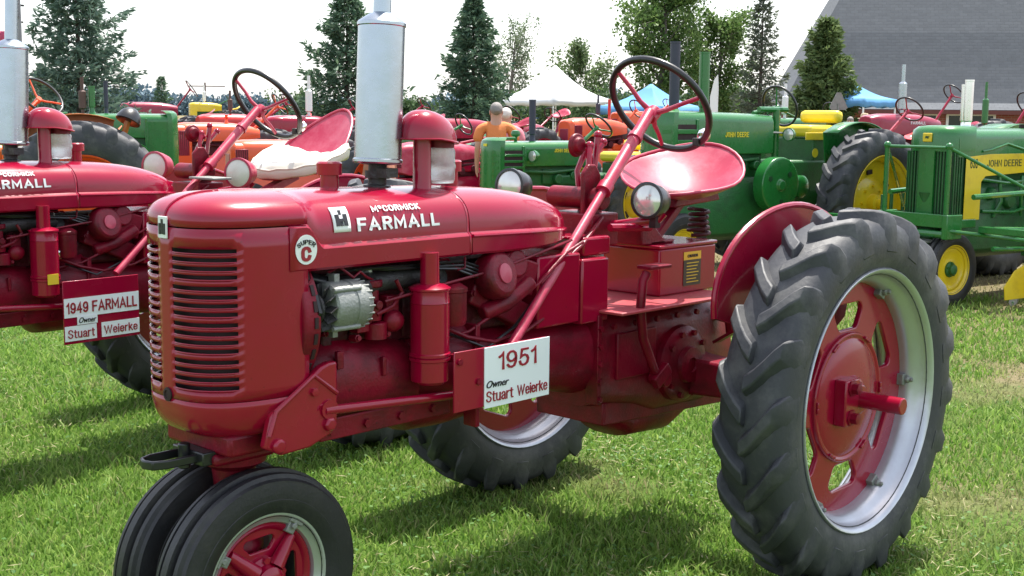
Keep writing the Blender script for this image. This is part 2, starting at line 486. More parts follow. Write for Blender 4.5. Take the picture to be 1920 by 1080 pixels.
def text(s, name, m, parent, o, right, up, wd, ht, bold=0.02, shear=0.0, fn=None, thick=0.0015, space=1.0, arc=None, stroke=None):
    """lettering of box wd x ht whose lower left corner is o; fn bends points onto a surface"""
    me = text_mesh(s, bold, shear, space) if stroke is None else stroke_mesh(s, stroke, space if space < 1 else .3)
    n = len(me.vertices)
    a = np.empty(n * 3); me.vertices.foreach_get('co', a); a = a.reshape(-1, 3)
    lo, hi = a.min(0), a.max(0)
    a[:, 0] = (a[:, 0] - lo[0]) / (hi[0] - lo[0]) * wd
    a[:, 1] = (a[:, 1] - lo[1]) / (hi[1] - lo[1]) * ht
    a[:, 2] = np.where(a[:, 2] > 0, thick + (np.maximum(a[:, 2], 1) - 1) * .002, -thick)
    if arc:                                       # bend into an arch of radius arc
        t = (a[:, 0] - wd / 2) / arc
        rr = arc + a[:, 1]
        a[:, 0], a[:, 1] = wd / 2 + np.sin(t) * rr, np.cos(t) * rr - arc
    right, up, o = Vector(right).normalized(), Vector(up).normalized(), Vector(o)
    nn = right.cross(up)
    P = np.array(o) + np.outer(a[:, 0], right) + np.outer(a[:, 1], up) + np.outer(a[:, 2], nn)
    if fn is not None: P = fn(P, a[:, 2])
    me.vertices.foreach_set('co', P.astype(np.float32).ravel())
    me.update()
    return mesh_part(name, me, m, parent)

def plate(outer, holes, thick, bevel=0.0):
    """flat plate with holes in the local XY plane, thickness along Z"""
    cu = bpy.data.curves.new('p', 'CURVE')
    cu.dimensions = '2D'; cu.fill_mode = 'BOTH'
    cu.extrude = max(0.0, thick / 2 - bevel); cu.bevel_depth = bevel; cu.bevel_resolution = 1
    for loop in [outer] + list(holes):
        sp = cu.splines.new('POLY')
        sp.points.add(len(loop) - 1)
        for i, (x, y) in enumerate(loop): sp.points[i].co = (x, y, 0, 1)
        sp.use_cyclic_u = True
    return curve_mesh(cu)

def xform_mesh(me, mtx):
    me.transform(mtx)
    return me

def circ(r, n=48, c=(0, 0), a0=0):
    return [(c[0] + r * math.cos(a0 + 2 * math.pi * i / n), c[1] + r * math.sin(a0 + 2 * math.pi * i / n)) for i in range(n)]

def sector(r0, r1, a, h, rc, n=6):
    """rounded annular opening centred on angle a with half-width h (metres at mid radius)"""
    rm = (r0 + r1) / 2; hr = (r1 - r0) / 2
    pts = []
    for (sx_, sy_, st) in ((1, 1, 0), (-1, 1, 90), (-1, -1, 180), (1, -1, 270)):
        for i in range(n):
            t = R_(st + 90 * i / (n - 1))
            x = sx_ * (hr - rc) + rc * math.cos(t); y = sy_ * (h - rc) + rc * math.sin(t)
            r = rm + x; al = a + y / rm * (1.0 if x > 0 else 0.92)
            pts.append((r * math.cos(al), r * math.sin(al)))
    return pts

# axis mapping: local disc plane (X,Y) -> world (x,z), normal Z -> world +y*side
def disc_mtx(pos, side):
    if side > 0: m = Matrix(((-1, 0, 0), (0, 0, 1), (0, 1, 0)))
    else: m = Matrix(((1, 0, 0), (0, 0, -1), (0, 1, 0)))
    return Matrix.Translation(pos) @ m.to_4x4()
# ------------------------------------------------------------------ wheels
def tyre_rear(R, rim, w_, lugs, pos, side, nseg=96, lug_h=0.036):
    b = MB()
    hw = w_ / 2
    Rt = R - lug_h
    H = Rt - rim
    prof = [(rim - 0.012, hw * 0.80), (rim + 0.012, hw * 0.90), (rim + H * 0.3, hw * 1.02), (rim + H * 0.55, hw * 1.03), (rim + H * 0.8, hw * 0.96),
            (Rt - 0.015, hw * 0.84), (Rt, hw * 0.62), (Rt + 0.006, 0)]
    prof = prof + [(r, -y) for r, y in prof[-2::-1]]
    b.lathe(prof, pos, (0, 1, 0), nseg)
    P = Vector(pos)
    def pt(r, th, y): return (P.x + r * math.cos(th), P.y + y, P.z + r * math.sin(th))
    # chevron lugs: the centre end leads (turning forward = top of the wheel moves to +x)
    for sgn in (1, -1):
        for k in range(lugs):
            t0 = 2 * math.pi * (k + (0.5 if sgn < 0 else 0)) / lugs
            rings = []
            st = [(-0.04, 0.0, 0.002, .55), (0.0, 0.0, 0.0, 1), (0.22, 0.035, 0.0, 1), (0.45, 0.085, -0.001, 1), (0.68, 0.145, -0.004, 1.05), (0.86, 0.19, -0.012, 1.1), (0.985, 0.212, -0.036, 1.1), (1.035, 0.222, -0.075, 0.8)]
            for s_, sw, dr, kw in st:
                th = t0 + (sw - 0.1) * (0.69 / R)         # forward rotation is -theta
                y = sgn * s_ * hw
                wt, wb = 0.027 * kw, 0.062 * kw
                base = Rt - 0.02 + (dr * 1.3 if s_ > .8 else 0)
                top = R + dr if s_ < 1.02 else R + dr - 0.012
                rings.append([pt(base, th - wb / R, y), pt(top, th - wt / R, y), pt(top, th + wt / R, y), pt(base, th + wb / R, y)])
            b.loft(rings)
    return b

def rim_mb(rim, w_, pos, n=72):
    hw = w_ / 2 * 0.92
    prof = [(rim + 0.016, hw), (rim + 0.010, hw + 0.007), (rim + 0.002, hw + 0.004), (rim - 0.006, hw - 0.008), (rim - 0.012, hw - 0.03), (rim - 0.022, hw - 0.045),
            (rim - 0.034, hw - 0.055), (rim - 0.044, hw - 0.075), (rim - 0.046, hw * 0.2), (rim - 0.046, -hw * 0.2)]
    prof += [(r, -y) for r, y in prof[-3::-1]]
    return MB().lathe(prof, pos, (0, 1, 0), n)

def rear_wheel(parent, pos, side, R=0.70, rim=0.475, w_=0.26, mats=('rubber', 'silver', 'red'), lugs=20, style='spoke', axle=0.0, hub=None, dish=0.0, detail=True, rot=0.0):
    x, y, z = pos
    tyr, rm, dm = mats
    if style == 'spoke':
        ro = rim - 0.04
        holes = [sector(ro - 0.182, ro - 0.072, R_(60 * k + 30) + rot, 0.10, 0.036) for k in range(6)]
        me = plate(circ(ro, 96), holes, 0.022, 0.006)
        xform_mesh(me, disc_mtx((x, y, z), side))
        wd = mesh_part('rear_wheel', me, dm, parent)
        c = MB()
        S = (0, side, 0)
        c.lathe([(0.245, 0.008), (0.243, 0.022), (0.236, 0.026), (0.228, 0.022), (0.222, 0.018), (0.20, 0.028), (0.12, 0.034), (0, 0.034)], (x, y, z), S, 56)
        c.lathe([(0.245, -0.008), (0.236, -0.024), (0.2, -0.028), (0.11, -0.04), (0.09, -0.10), (0, -0.10)], (x, y, z), S, 40)
        for k in range(6):                                  # pairs of lock lugs round the bead
            for d in (-0.045, 0.045):
                a = R_(60 * k) + rot + d
                c.box((x - side * 0.233 * math.cos(a), y + side * 0.028, z + 0.233 * math.sin(a)), (0.012, 0.012, 0.022), Matrix.Rotation(side * -a if side < 0 else a, 3, 'Y'))
        part('wheel_centre', c, dm, wd, bevel=0.003)
        h = MB()
        h.lathe([(0.085, 0.03), (0.08, 0.05), (0.06, 0.056), (0.055, 0.075), (0.0, 0.075)], (x, y, z), S, 32)
        h.box((x + 0.075, y + side * 0.055, z), (0.10, 0.05, 0.17))
        part('hub', h, dm, wd, bevel=0.006)
        for dz in (-0.055, 0.055):
            bo = MB().lathe([(0.032, 0.07), (0.032, 0.085), (0.021, 0.087), (0.021, 0.11), (0.012, 0.112), (0.0, 0.112)], (x + 0.082, y, z + dz), S, 6)
            part('hub_bolt', bo, 'red_cast', wd)
        for k in range(6):
            a = R_(60 * k) + rot
            cx, cz = x - side * (ro - 0.004) * math.cos(a), z + (ro - 0.004) * math.sin(a)
            q = Matrix.Rotation(side * a, 3, 'Y')
            cl = MB()
            cl.box((cx, y + side * 0.022, cz), (0.05, 0.03, 0.045), q)
            cl.box((cx - side * 0.028 * math.cos(a), y + side * 0.024, cz + 0.028 * math.sin(a)), (0.03, 0.055, 0.06), q)
            cl.lathe([(0.017, 0.03), (0.017, 0.05), (0.009, 0.052), (0.009, 0.065), (0, 0.065)], (cx, y, cz), S, 6)
            part('rim_clamp', cl, 'alu', wd, bevel=0.003)
    else:                                                   # pressed dish with slots
        c = MB()
        S = (0, side, 0)
        c.lathe([(rim - 0.03, dish), (rim - 0.06, dish - 0.01), (rim * 0.72, dish - 0.03), (rim * 0.55, dish - 0.05), (rim * 0.42, dish - 0.01), (rim * 0.25, dish), (0.0, dish)], (x, y, z), S, 48)
        wd = part('rear_wheel', c, dm, parent, solid=0.008)
        h = MB()
        h.lathe([(0.10, dish), (0.09, dish + 0.07), (0.055, dish + 0.08), (0.05, dish + 0.13), (0, dish + 0.13)], (x, y, z), S, 20)
        for k in range(8):
            a = math.pi / 4 * k
            h.lathe([(0.016, dish - 0.02), (0.016, dish + 0.02), (0, dish + 0.02)], (x + rim * 0.36 * math.cos(a), y, z + rim * 0.36 * math.sin(a)), S, 6)
        part('hub', h, hub or dm, wd)
        for k in range(6 if detail else 0):
            a = math.pi / 3 * k + 0.4
            sl = MB().box((x + rim * 0.66 * math.cos(a), y + side * (dish - 0.026), z + rim * 0.66 * math.sin(a)), (0.05, 0.02, 0.09), Matrix.Rotation(-a, 3, 'Y'))
            part('slot', sl, 'dark', wd, bevel=0.006)
    part('rim', rim_mb(rim, w_, pos), rm, wd, solid=0.004)
    part('tyre', tyre_rear(R, rim, w_, lugs, pos, side), tyr, wd, bevel=0.006 if R < 0.75 and style == 'spoke' else 0, sharp=45)
    if axle:
        a = MB()
        a.cyl((x, y - side * 0.3, z), (x, y + side * axle, z), 0.031, 24)
        part('axle_shaft', a, 'red', wd, bevel=0.004)
    return wd

def front_wheel(parent, pos, R=0.335, rim=0.205, w_=0.135, side=1, mats=('rubber_blk', 'silver', 'red'), ribs=3, style='slots', rot=0.0, hubm=None):
    x, y, z = pos
    tyr, rm, dm = mats
    hw = w_ / 2
    S = (0, 1, 0)
    H = R - rim
    half = [(rim - 0.008, hw * 0.70), (rim + 0.01, hw * 0.84), (rim + H * 0.30, hw * 1.0), (rim + H * 0.36, hw * 1.005), (rim + H * 0.37, hw * 0.985), (rim + H * 0.55, hw * 1.0), (rim + H * 0.72, hw * 0.93),
            (rim + H * 0.78, hw * 0.92), (rim + H * 0.80, hw * 0.86), (R - 0.022, hw * 0.78), (R - 0.010, hw * 0.70), (R - 0.008, hw * 0.50), (R - 0.022, hw * 0.44), (R - 0.022, hw * 0.27), (R, hw * 0.20), (R, 0)]
    prof = half + [(r, -t) for r, t in half[-2::-1]]
    d = MB()
    fy = side * hw * 0.1
    if style == 'slots':
        ro = rim - 0.030
        holes = [sector(ro * 0.50, ro * 0.80, R_(90 * k + 45) + rot, 0.055, 0.018) for k in range(4)]
        me = plate(circ(ro, 64), holes, 0.014, 0.004)
        xform_mesh(me, disc_mtx((x, y + fy, z), side))
        wd = mesh_part('front_wheel', me, dm, parent)
        c = MB()
        c.lathe([(ro, 0.0), (ro + 0.002, 0.014), (ro - 0.008, 0.022), (ro - 0.018, 0.016), (ro - 0.024, 0.006)], (x, y + fy, z), (0, side, 0), 56)
        for k in range(4):
            a = R_(90 * k) + rot
            c.tube([(x - side * r * math.cos(a), y + fy + side * h, z + r * math.sin(a)) for r, h in ((0.05, 0.03), (0.10, 0.022), (ro - 0.02, 0.012))], [0.026, 0.022, 0.016], 10)
        part('wheel_centre', c, dm, wd)
        for k in range(4):
            a = R_(90 * k + 8) + rot
            cx, cz = x - side * (ro + 0.004) * math.cos(a), z + (ro + 0.004) * math.sin(a)
            q = Matrix.Rotation(side * a, 3, 'Y')
            cl = MB()
            cl.box((cx, y + fy + side * 0.02, cz), (0.05, 0.022, 0.032), q)
            cl.box((cx - side * 0.016 * math.cos(a), y + fy + side * 0.026, cz + 0.016 * math.sin(a)), (0.018, 0.03, 0.052), q)
            cl.lathe([(0.011, 0.03), (0.011, 0.042), (0, 0.042)], (cx, y + fy, cz), (0, side, 0), 6)
            part('rim_clamp', cl, 'alu', wd, bevel=0.003)
    else:
        d.lathe([(rim - 0.03, 0.02), (rim * 0.8, 0.01), (rim * 0.6, -0.01), (rim * 0.4, 0.0), (0.0, 0.0)], (x, y + fy, z), (0, side, 0), 40)
        wd = part('front_wheel', d, dm, parent, solid=0.006)
    h = MB()
    h.lathe([(0.075, 0.0), (0.07, 0.02), (0.052, 0.03), (0.048, 0.055), (0.03, 0.064), (0, 0.066)], (x, y + fy, z), (0, side, 0), 28)
    for k in range(5):
        a = R_(72 * k + 20)
        h.lathe([(0.011, 0.01), (0.011, 0.034), (0, 0.034)], (x + 0.062 * math.cos(a), y + fy, z + 0.062 * math.sin(a)), (0, side, 0), 6)
    part('hub', h, hubm or dm, wd)
    rp = [(rim + 0.008, hw * 0.72), (rim + 0.006, hw * 0.80), (rim - 0.002, hw * 0.78), (rim - 0.010, hw * 0.62), (rim - 0.026, hw * 0.50), (rim - 0.034, hw * 0.2)]
    rp += [(r, -t) for r, t in rp[::-1]]
    part('rim', MB().lathe(rp, pos, S, 56), rm, wd, solid=0.003)
    part('tyre', MB().lathe(prof, pos, S, 80), tyr, wd, sharp=28)
    return wd

def steering_wheel(parent, c, ax, r=0.225, tube=0.0135, rimm='black', spm='red', nsp=3, drop=0.05, rot=0.3, knob=None):
    ax = Vector(ax).normalized()
    e1 = ax.cross(Vector((0, 0, 1))).normalized(); e2 = ax.cross(e1)
    c = Vector(c)
    rimo = part('steering_wheel', MB().tube([c + e1 * r * math.cos(t) + e2 * r * math.sin(t) for t in [2 * math.pi * i / 48 for i in range(48)]], tube, 12, closed=True), rimm, parent)
    hubp = c - ax * drop
    for k in range(nsp):
        a = rot + 2 * math.pi * k / nsp
        d = e1 * math.cos(a) + e2 * math.sin(a)
        sp = MB().tube([hubp + d * 0.02, hubp + d * 0.07 + ax * 0.005, hubp + d * (r * 0.6) + ax * drop * 0.55, c + d * r], [0.012, 0.010, 0.009, 0.009], 8)
        part('spoke', sp, spm, rimo)
    h = MB().cyl(hubp - ax * 0.035, hubp + ax * 0.018, 0.03, 20)
    part('hub', h, spm, rimo, bevel=0.004)
    if knob is not None:
        d = e1 * math.cos(knob) + e2 * math.sin(knob)
        kp = c + d * (r - 0.005)
        part('spinner_clamp', MB().box(kp, (0.05, 0.03, 0.035)), 'blacksteel', rimo, bevel=0.004)
        part('spinner_knob', MB().lathe([(0.012, 0.01), (0.012, 0.025), (0.024, 0.032), (0.028, 0.05), (0.022, 0.066), (0, 0.07)], kp, ax, 20), 'chrome', rimo)
    return rimo, hubp
# ------------------------------------------------------------------ the red row-crop tractor
HW = 0.235                                       # half width of the hood
ZS = 1.395                                       # seam between grille and cap
def plan(L_=0.36, W_=0.232, n=3.0, cnt=400, x_end=1.965):
    """plan outline of the grille from the left rear edge round the nose to the right rear edge, resampled by length"""
    pts = []
    for i in range(cnt + 1):
        a = math.pi * i / cnt
        c, s = math.cos(a), math.sin(a)
        y = W_ * math.copysign(abs(c) ** (2 / n), c)
        x = 2.29 - L_ + L_ * abs(s) ** (2 / n)
        if x >= x_end: pts.append((x, y))
    return pts
_pl = plan()
_ln = [0.0]
for (a, b) in zip(_pl, _pl[1:]): _ln.append(_ln[-1] + math.hypot(a[0] - b[0], a[1] - b[1]))
def plan_at(s):
    s = max(0, min(_ln[-1], s))
    i = int(np.searchsorted(_ln, s)) if s > 0 else 1
    i = max(1, min(len(_ln) - 1, i))
    t = (s - _ln[i - 1]) / max(1e-9, _ln[i] - _ln[i - 1])
    a, b = _pl[i - 1], _pl[i]
    return a[0] + (b[0] - a[0]) * t, a[1] + (b[1] - a[1]) * t
def s_of_y(y):                                   # on the front part
    best = min((abs(p[1] - y) + (0 if p[0] > 2.1 else 9), i) for i, p in enumerate(_pl))
    return _ln[best[1]]
SA, SB, SC_, SD = s_of_y(0.2), s_of_y(0.034), s_of_y(-0.034), s_of_y(-0.2)
SLOTS = []
for g0, g1 in ((1.338, 1.251), (1.234, 1.147), (1.131, 1.043), (1.026, 0.938)):
    p = (g0 - g1 + 0.0105) / 4
    for k in range(4): SLOTS.append((g0 - k * p, g0 - k * p - (p - 0.0105)))

def hood_zl(x):                                  # height of the ledge along the hood
    t = max(0, min(1, (x - 1.905) / 0.065)); t = t * t * (3 - 2 * t)
    return 1.326 + 0.066 * t
def hood_zt(x): return 1.487 - 0.012 * (2.03 - x) / 0.73
NH = 2.9
def hood_y(x, z):
    zl = hood_zl(x) + 0.012; zt = hood_zt(x)
    f = max(0.0, min(0.999, (z - zl) / (zt - zl)))
    return (HW - 0.012) * (1 - f ** NH) ** (1 / NH)
def hood_section(x, k=1.0, zc=1.31, kz=None):
    """half ring left->right over the top; k shrinks it towards the tail of the tank"""
    kz = k if kz is None else kz
    zl, zt = hood_zl(x), hood_zt(x)
    pts = [(HW - 0.05, 1.256), (HW - 0.008, 1.260), (HW, 1.268), (HW, zl - 0.004), (HW - 0.003, zl), (HW - 0.0135, zl + 0.009)]
    for i in range(1, 16):
        a = math.pi / 2 * i / 15
        pts.append(((HW - 0.014) * math.cos(a) ** (2 / NH), zl + 0.010 + (zt - zl - 0.010) * math.sin(a) ** (2 / NH)))
    pts[-1] = (0.0, zt)
    ring = pts + [(-y, z) for y, z in pts[-2::-1]]
    return [(x, y * k, zc + (z - zc) * kz) for y, z in ring]

def build_super(label, sticker=True, jar=True):
    T = thing('vintage_tractor', label, 'tractor', (0, 0, 0))
    # ---- hood sheet and fuel tank
    xs = [2.03, 2.0, 1.985, 1.97, 1.96, 1.95, 1.94, 1.93, 1.92, 1.91, 1.9, 1.85, 1.7, 1.5, 1.31, 1.302]
    part('hood', MB().loft([hood_section(x) for x in xs], closed=False, caps=False), 'red', T, solid=0.004, sharp=32)
    rings = []
    for i in range(15):
        t = (i / 14)
        t = 1 - (1 - t) ** 1.6
        x = 1.298 - 0.665 * t
        k = max(0.02, (1 - t ** 2.5)) ** 0.5
        kw = max(0.02, (1 - t ** 3.0)) ** 0.55
        rings.append(hood_section(max(x, 1.2), kw, 1.305, k))
        rings[-1] = [(x, y, z - 0.012 * t) for _, y, z in rings[-1]]
    tank = part('fuel_tank', MB().loft(rings, closed=True, caps=True), 'red', T, sharp=32)
    bd = MB()
    for sg in (1, -1):
        bd.tube([(r[3][0], sg * (abs(r[3][1]) + 0.001), r[3][2] + 0.0) for r in rings[:13]], 0.006, 8)
    part('tank_bead', bd, 'red', tank)
    sb = MB().loft([[(x, y * 1.004, 1.305 + (z - 1.305) * 1.004) for _, y, z in hood_section(1.3)] for x in (1.312, 1.306)], closed=False, caps=False)
    part('hood_band', sb, 'red', T, solid=0.003)
    # ---- nose cap over the grille
    us = np.linspace(0, _ln[-1], 61)
    cap = MB(); rows = []
    for j in range(13):
        a = math.pi / 2 * j / 12
        row = []
        for u in us:
            px, py = plan_at(u)
            qx = min(px, 2.03 + 0.08 * min(1, max(0, (px - 2.03) / 0.2)))
            cs, sn = math.cos(a) ** (2 / NH), math.sin(a) ** (2 / NH)
            kx = math.cos(a) ** (2 / 2.3)
            row.append((qx + (px - qx) * kx, py * cs, ZS + (hood_zt(2.03) + 0.001 - ZS) * sn))
        rows.append(row)
    rows[0] = [(x, y, ZS + 0.002) for x, y, z in rows[0]]
    cp = part('nose_cap', cap.loft(rows, closed=False, caps=False), 'red', T, solid=0.004, sharp=50)
    ridge = MB()
    ridge.tube([(max(p) if False else r[30][0] + 0.001, 0, r[30][2] + 0.001) for r in rows], 0.004, 6)
    part('centre_seam', ridge, 'red', cp)
    # ---- grille shell with real slots
    g = MB()
    cols = [0.0]
    for a, b, n in ((0, SA, 10), (SA, SB, 12), (SB, SC_, 4), (SC_, SD, 12), (SD, _ln[-1], 10)):
        cols += [a + (b - a) * (i + 1) / n for i in range(n)]
    zs = [1.393]
    op = []
    for a, b in SLOTS:
        zs += [a, b]
    zs += [0.905]
    zrow = zs + []
    bot = [(0.905, 1.0)]
    slotrow = set(range(1, len(zs) - 1, 2))
    base = len(g.v)
    for z in zs:
        for u in cols:
            x, y = plan_at(u)
            g.v.append((x, y, z))
    nc = len(cols)
    for r in range(len(zs) - 1):
        for c in range(nc - 1):
            um = (cols[c] + cols[c + 1]) / 2
            if r in slotrow and ((SA < um < SB) or (SC_ < um < SD)): continue
            g.f.append((r * nc + c, r * nc + c + 1, (r + 1) * nc + c + 1, (r + 1) * nc + c))
    grille = part('grille', g, 'red', T, solid=0.005, sharp=50)
    bk = MB()
    us_ = np.linspace(0.02, _ln[-1] - 0.02, 50)
    bk.loft([[(2.0 + (plan_at(u)[0] - 2.0) * .86, plan_at(u)[1] * .90, z) for u in us_] for z in (0.92, 1.37)], closed=False, caps=False)
    part('grille_backing', bk, 'dark', grille)
    for a, b in SLOTS:                            # rolled louvre lip under every slot, both sides
        for s0, s1 in ((SA, SB), (SC_, SD)):
            lip = MB()
            path = []
            for i in range(11):
                x, y = plan_at(s0 + (s1 - s0) * i / 10)
                nx, ny = x - 2.0, y * 1.2
                l = math.hypot(nx, ny); e = (0.001 if s0 < SB else -0.0015) if 0 < i < 10 else -0.003
                path.append((x + nx / l * e, y + ny / l * e, b + 0.0005))
            lip.tube(path, 0.0024, 6)
            part('louvre', lip, 'red', grille)
    # chin below the grille
    ch = MB(); rows = []
    for j in range(10):
        a = math.pi / 2 * j / 9
        row = []
        for u in us:
            x, y = plan_at(u)
            k = math.cos(a) ** 0.9
            qx = min(x, 2.1)
            row.append((qx + (x - qx) * (0.62 + 0.38 * k), y * (0.70 + 0.30 * k), 0.9032 - 0.104 * math.sin(a) - 0.012 * (1 - k)))
        rows.append(row)
    chin = part('chin', ch.loft(rows, closed=False, caps=False), 'red', T, solid=0.004, sharp=50)
    fl = MB(); r_ = rows[-1]
    fl.add(r_, [tuple(range(len(r_)))])
    part('chin_floor', fl, 'red_cast', chin)
    part('crank_hole', MB().lathe([(0.020, -0.004), (0.020, 0.004), (0.013, 0.005), (0.012, 0.002), (0, 0.002)], (2.291, 0.0, 0.913), (1, 0, 0), 20), 'dark', chin)
    part('grille_badge', MB().box((2.2935, 0, 1.392), (0.005, 0.044, 0.062)), 'white', grille, bevel=0.0015)
    text('I', 'badge_letter', 'blackink', grille, (2.2962, -0.005, 1.373), (0, 1, 0), (0, 0, 1), 0.010, 0.042, 0.04)
    text('H', 'badge_letter', 'blackink', grille, (2.2965, -0.016, 1.372), (0, 1, 0), (0, 0, 1), 0.032, 0.031, 0.05)
    part('badge_mount', MB().box((2.288, 0, 1.392), (0.01, 0.03, 0.05)), 'red', grille)
    # ---- radiator and shroud behind the grille
    part('radiator', MB().box2((2.06, -0.19, 0.93), (2.13, 0.19, 1.40)), 'dark', T)
    sh = MB()
    sh.lathe([(0.25, 0.0), (0.25, 0.05), (0.243, 0.055), (0.225, 0.055), (0.225, 0.0)], (1.935, 0, 1.11), (1, 0, 0), 56)
    sh.box2((1.985, -0.2, 0.90), (2.06, 0.2, 1.30))
    shroud = part('fan_shroud', sh, 'red_cast', T, bevel=0.003)
    for i in range(-6, 7):
        a = R_(i * 11)
        y, z = 0.2515 * math.cos(a), 1.11 + 0.2515 * math.sin(a)
        part('shroud_slot', MB().box((1.952, y, z), (0.012, 0.004, 0.032), Matrix.Rotation(a, 3, 'X')), 'dark', shroud)
    # side skirts joining grille and frame
    for sg in (1, -1):
        sk = MB().prism([(1.975, 1.26), (1.975, 1.1), (1.96, 0.93), (2.0, 0.86), (2.06, 0.84), (2.06, 1.26)], lambda u, v, t: (u, sg * t, v), 0.2, 0.224)
        part('side_skirt', sk, 'red', T)
    # ---- name badges on the hood side (left side faces the camera; right side alike)
    def onhood(P, off):
        Q = P.copy()
        for i in range(len(Q)):
            Q[i, 1] = hood_y(Q[i, 0], Q[i, 2]) + 0.0012 + max(0, off[i])
        return Q
    em = MB()
    rr = []
    for i in range(7):
        z = 1.366 + 0.072 * i / 6
        rr.append([(1.862 - 0.064 * j / 4, hood_y(1.8, z) + 0.0018, z) for j in range(5)])
    e = part('maker_emblem', em.loft(rr, closed=False, caps=False), 'white', T, solid=0.002)
    text('I', 'emblem_letter', 'blackink', e, (1.8355, 0.3, 1.384), (-1, 0, 0), (0, 0, 1), 0.010, 0.046, 0.05, fn=lambda P, o: onhood(P, o + 0.002))
    text('H', 'emblem_letter', 'blackink', e, (1.852, 0.3, 1.384), (-1, 0, 0), (0, 0, 1), 0.044, 0.034, 0.06, fn=lambda P, o: onhood(P, o + 0.002))
    text('FARMALL', 'name_lettering', 'white', T, (1.772, 0.3, 1.363), (-1, 0, 0), (0, 0, 1), 0.335, 0.044, fn=onhood, stroke=.115, space=.42)
    text('McCORMICK', 'maker_lettering', 'white', T, (1.703, 0.3, 1.418), (-1, 0, 0), (0, 0, 1), 0.198, 0.019, fn=onhood, stroke=.10, space=.36)
    # round model badge
    rb = MB()
    oval = [(1.976 + 0.0385 * math.cos(2 * math.pi * i / 40), 1.325 + 0.043 * math.sin(2 * math.pi * i / 40)) for i in range(40)]
    rb.prism(oval, lambda u, v, t: (u, t, v), 0.2375, 0.2385)
    mb_ = part('model_badge', rb, 'white', T)
    text('C', 'model_letter', 'redink', mb_, (1.995, 0.239, 1.291), (-1, 0, 0), (0, 0, 1), 0.037, 0.043, stroke=.14)
    text('SUPER', 'model_word', 'blackink', mb_, (2.0055, 0.2392, 1.3405), (-1, 0, 0), (0, 0, 1), 0.059, 0.0135, stroke=.09, arc=0.037)
    # ---- things on top of the hood
    mz = 1.487
    ax = Vector((-0.055, -0.012, 1)).normalized(); mo = Vector((1.505, 0, 1.47))
    part('exhaust_stub', MB().lathe([(0.045, 0.0), (0.045, 0.012), (0.03, 0.016), (0.03, 0.13), (0, 0.13)], mo, ax, 24).lathe([(0.04, 0.035), (0.041, 0.06), (0.034, 0.06)], mo, ax, 20).box(mo + Vector((0.0, 0.05, 0.055)), (0.05, 0.05, 0.03)), 'blacksteel', T)
    mu = MB().lathe([(0, 0.075), (0.03, 0.078), (0.078, 0.083), (0.081, 0.088), (0.081, 0.096), (0.0765, 0.10), (0.0755, 0.52), (0.079, 0.523), (0.079, 0.532), (0.075, 0.537), (0.045, 0.558), (0.029, 0.566), (0.029, 0.82), (0.026, 0.82), (0.026, 0.56)], mo, ax, 48)
    part('muffler', mu, 'muffler', T, sharp=30)
    pc = T
    px, py = 1.375, 0.075
    st = MB().lathe([(0.052, 0.0), (0.036, 0.012), (0.0305, 0.03), (0.0295, 0.2), (0.036, 0.202), (0.037, 0.235), (0, 0.235)], (px, py, 1.43), (0, 0, 1), 24)
    stack = part('intake_stack', st, 'red', T, sharp=30)
    dome = MB(); rings = []
    for j in range(11):
        a = math.pi / 2 * j / 10
        cs, sn = math.cos(a) ** 0.75, math.sin(a)
        ring = []
        for i in range(32):
            t = 2 * math.pi * i / 32
            rx = 0.088 if math.cos(t) > 0 else 0.135
            hx = 1.0
            x = rx * math.cos(t) * cs; y = 0.082 * math.sin(t) * cs
            drop = 0.012 * max(0, -math.cos(t)) * cs
            ring.append((px - 0.012 + x, py - 0.01 + y, 1.636 + 0.092 * sn - drop * 1.5))
        rings.append(ring)
    dome.loft(rings, caps=True)
    rim_ = [(px - 0.012 + (0.093 if math.cos(t) > 0 else 0.14) * math.cos(t), py - 0.01 + 0.087 * math.sin(t), 1.634 - 0.018 * max(0, -math.cos(t))) for t in [2 * math.pi * i / 40 for i in range(40)]]
    dome.tube(rim_, 0.004, 6, closed=True)
    cap_ = part('intake_cap', dome, 'red', stack, sharp=40)
    jx, jy = px - 0.085, py - 0.008
    part('jar_neck', MB().lathe([(0.05, 0.0), (0.05, 0.03), (0.044, 0.03), (0, 0.03)], (jx, jy, 1.604), (0, 0, 1), 24), 'red_cast', cap_)
    part('dust_jar', MB().lathe([(0.0, 0.0), (0.047, 0.003), (0.052, 0.014), (0.053, 0.05), (0.0555, 0.054), (0.0555, 0.062), (0.053, 0.066), (0.053, 0.11), (0.046, 0.122), (0.043, 0.122), (0.049, 0.108), (0.049, 0.014), (0.0, 0.009)], (jx, jy, 1.484), (0, 0, 1), 28), 'glass', cap_)
    part('fuel_cap', MB().lathe([(0.03, 0.0), (0.03, 0.05), (0.043, 0.052), (0.043, 0.085), (0.036, 0.09), (0, 0.09)], (1.16, -0.02, 1.468), (0, 0, 1), 28), 'red', T, sharp=30)
    part('filler_cap', MB().lathe([(0.03, 0.0), (0.029, 0.04), (0.0405, 0.042), (0.041, 0.078), (0.035, 0.083), (0, 0.084)], (1.66, -0.05, 1.478), (0, 0, 1), 28), 'red', T, sharp=30)
    # ---- front bolster, pedestal, clevis, front wheels
    for sg in (1, -1):
        gu = MB().prism([(2.16, 0.765), (2.135, 0.86), (1.985, 0.955), (1.955, 0.975), (1.925, 0.985), (1.895, 0.985), (1.895, 0.79), (1.925, 0.765), (2.0, 0.74), (2.1, 0.735)], lambda u, v, t: (u - .03, sg * t, v), 0.205, 0.238)
        gp = part('front_gusset', gu, 'red', T, bevel=0.008)
        rb_ = MB().tube([(2.115, sg * 0.238, 0.80), (2.09, sg * 0.238, 0.868), (1.955, sg * 0.238, 0.955), (1.87, sg * 0.238, 0.89)], 0.008, 8)
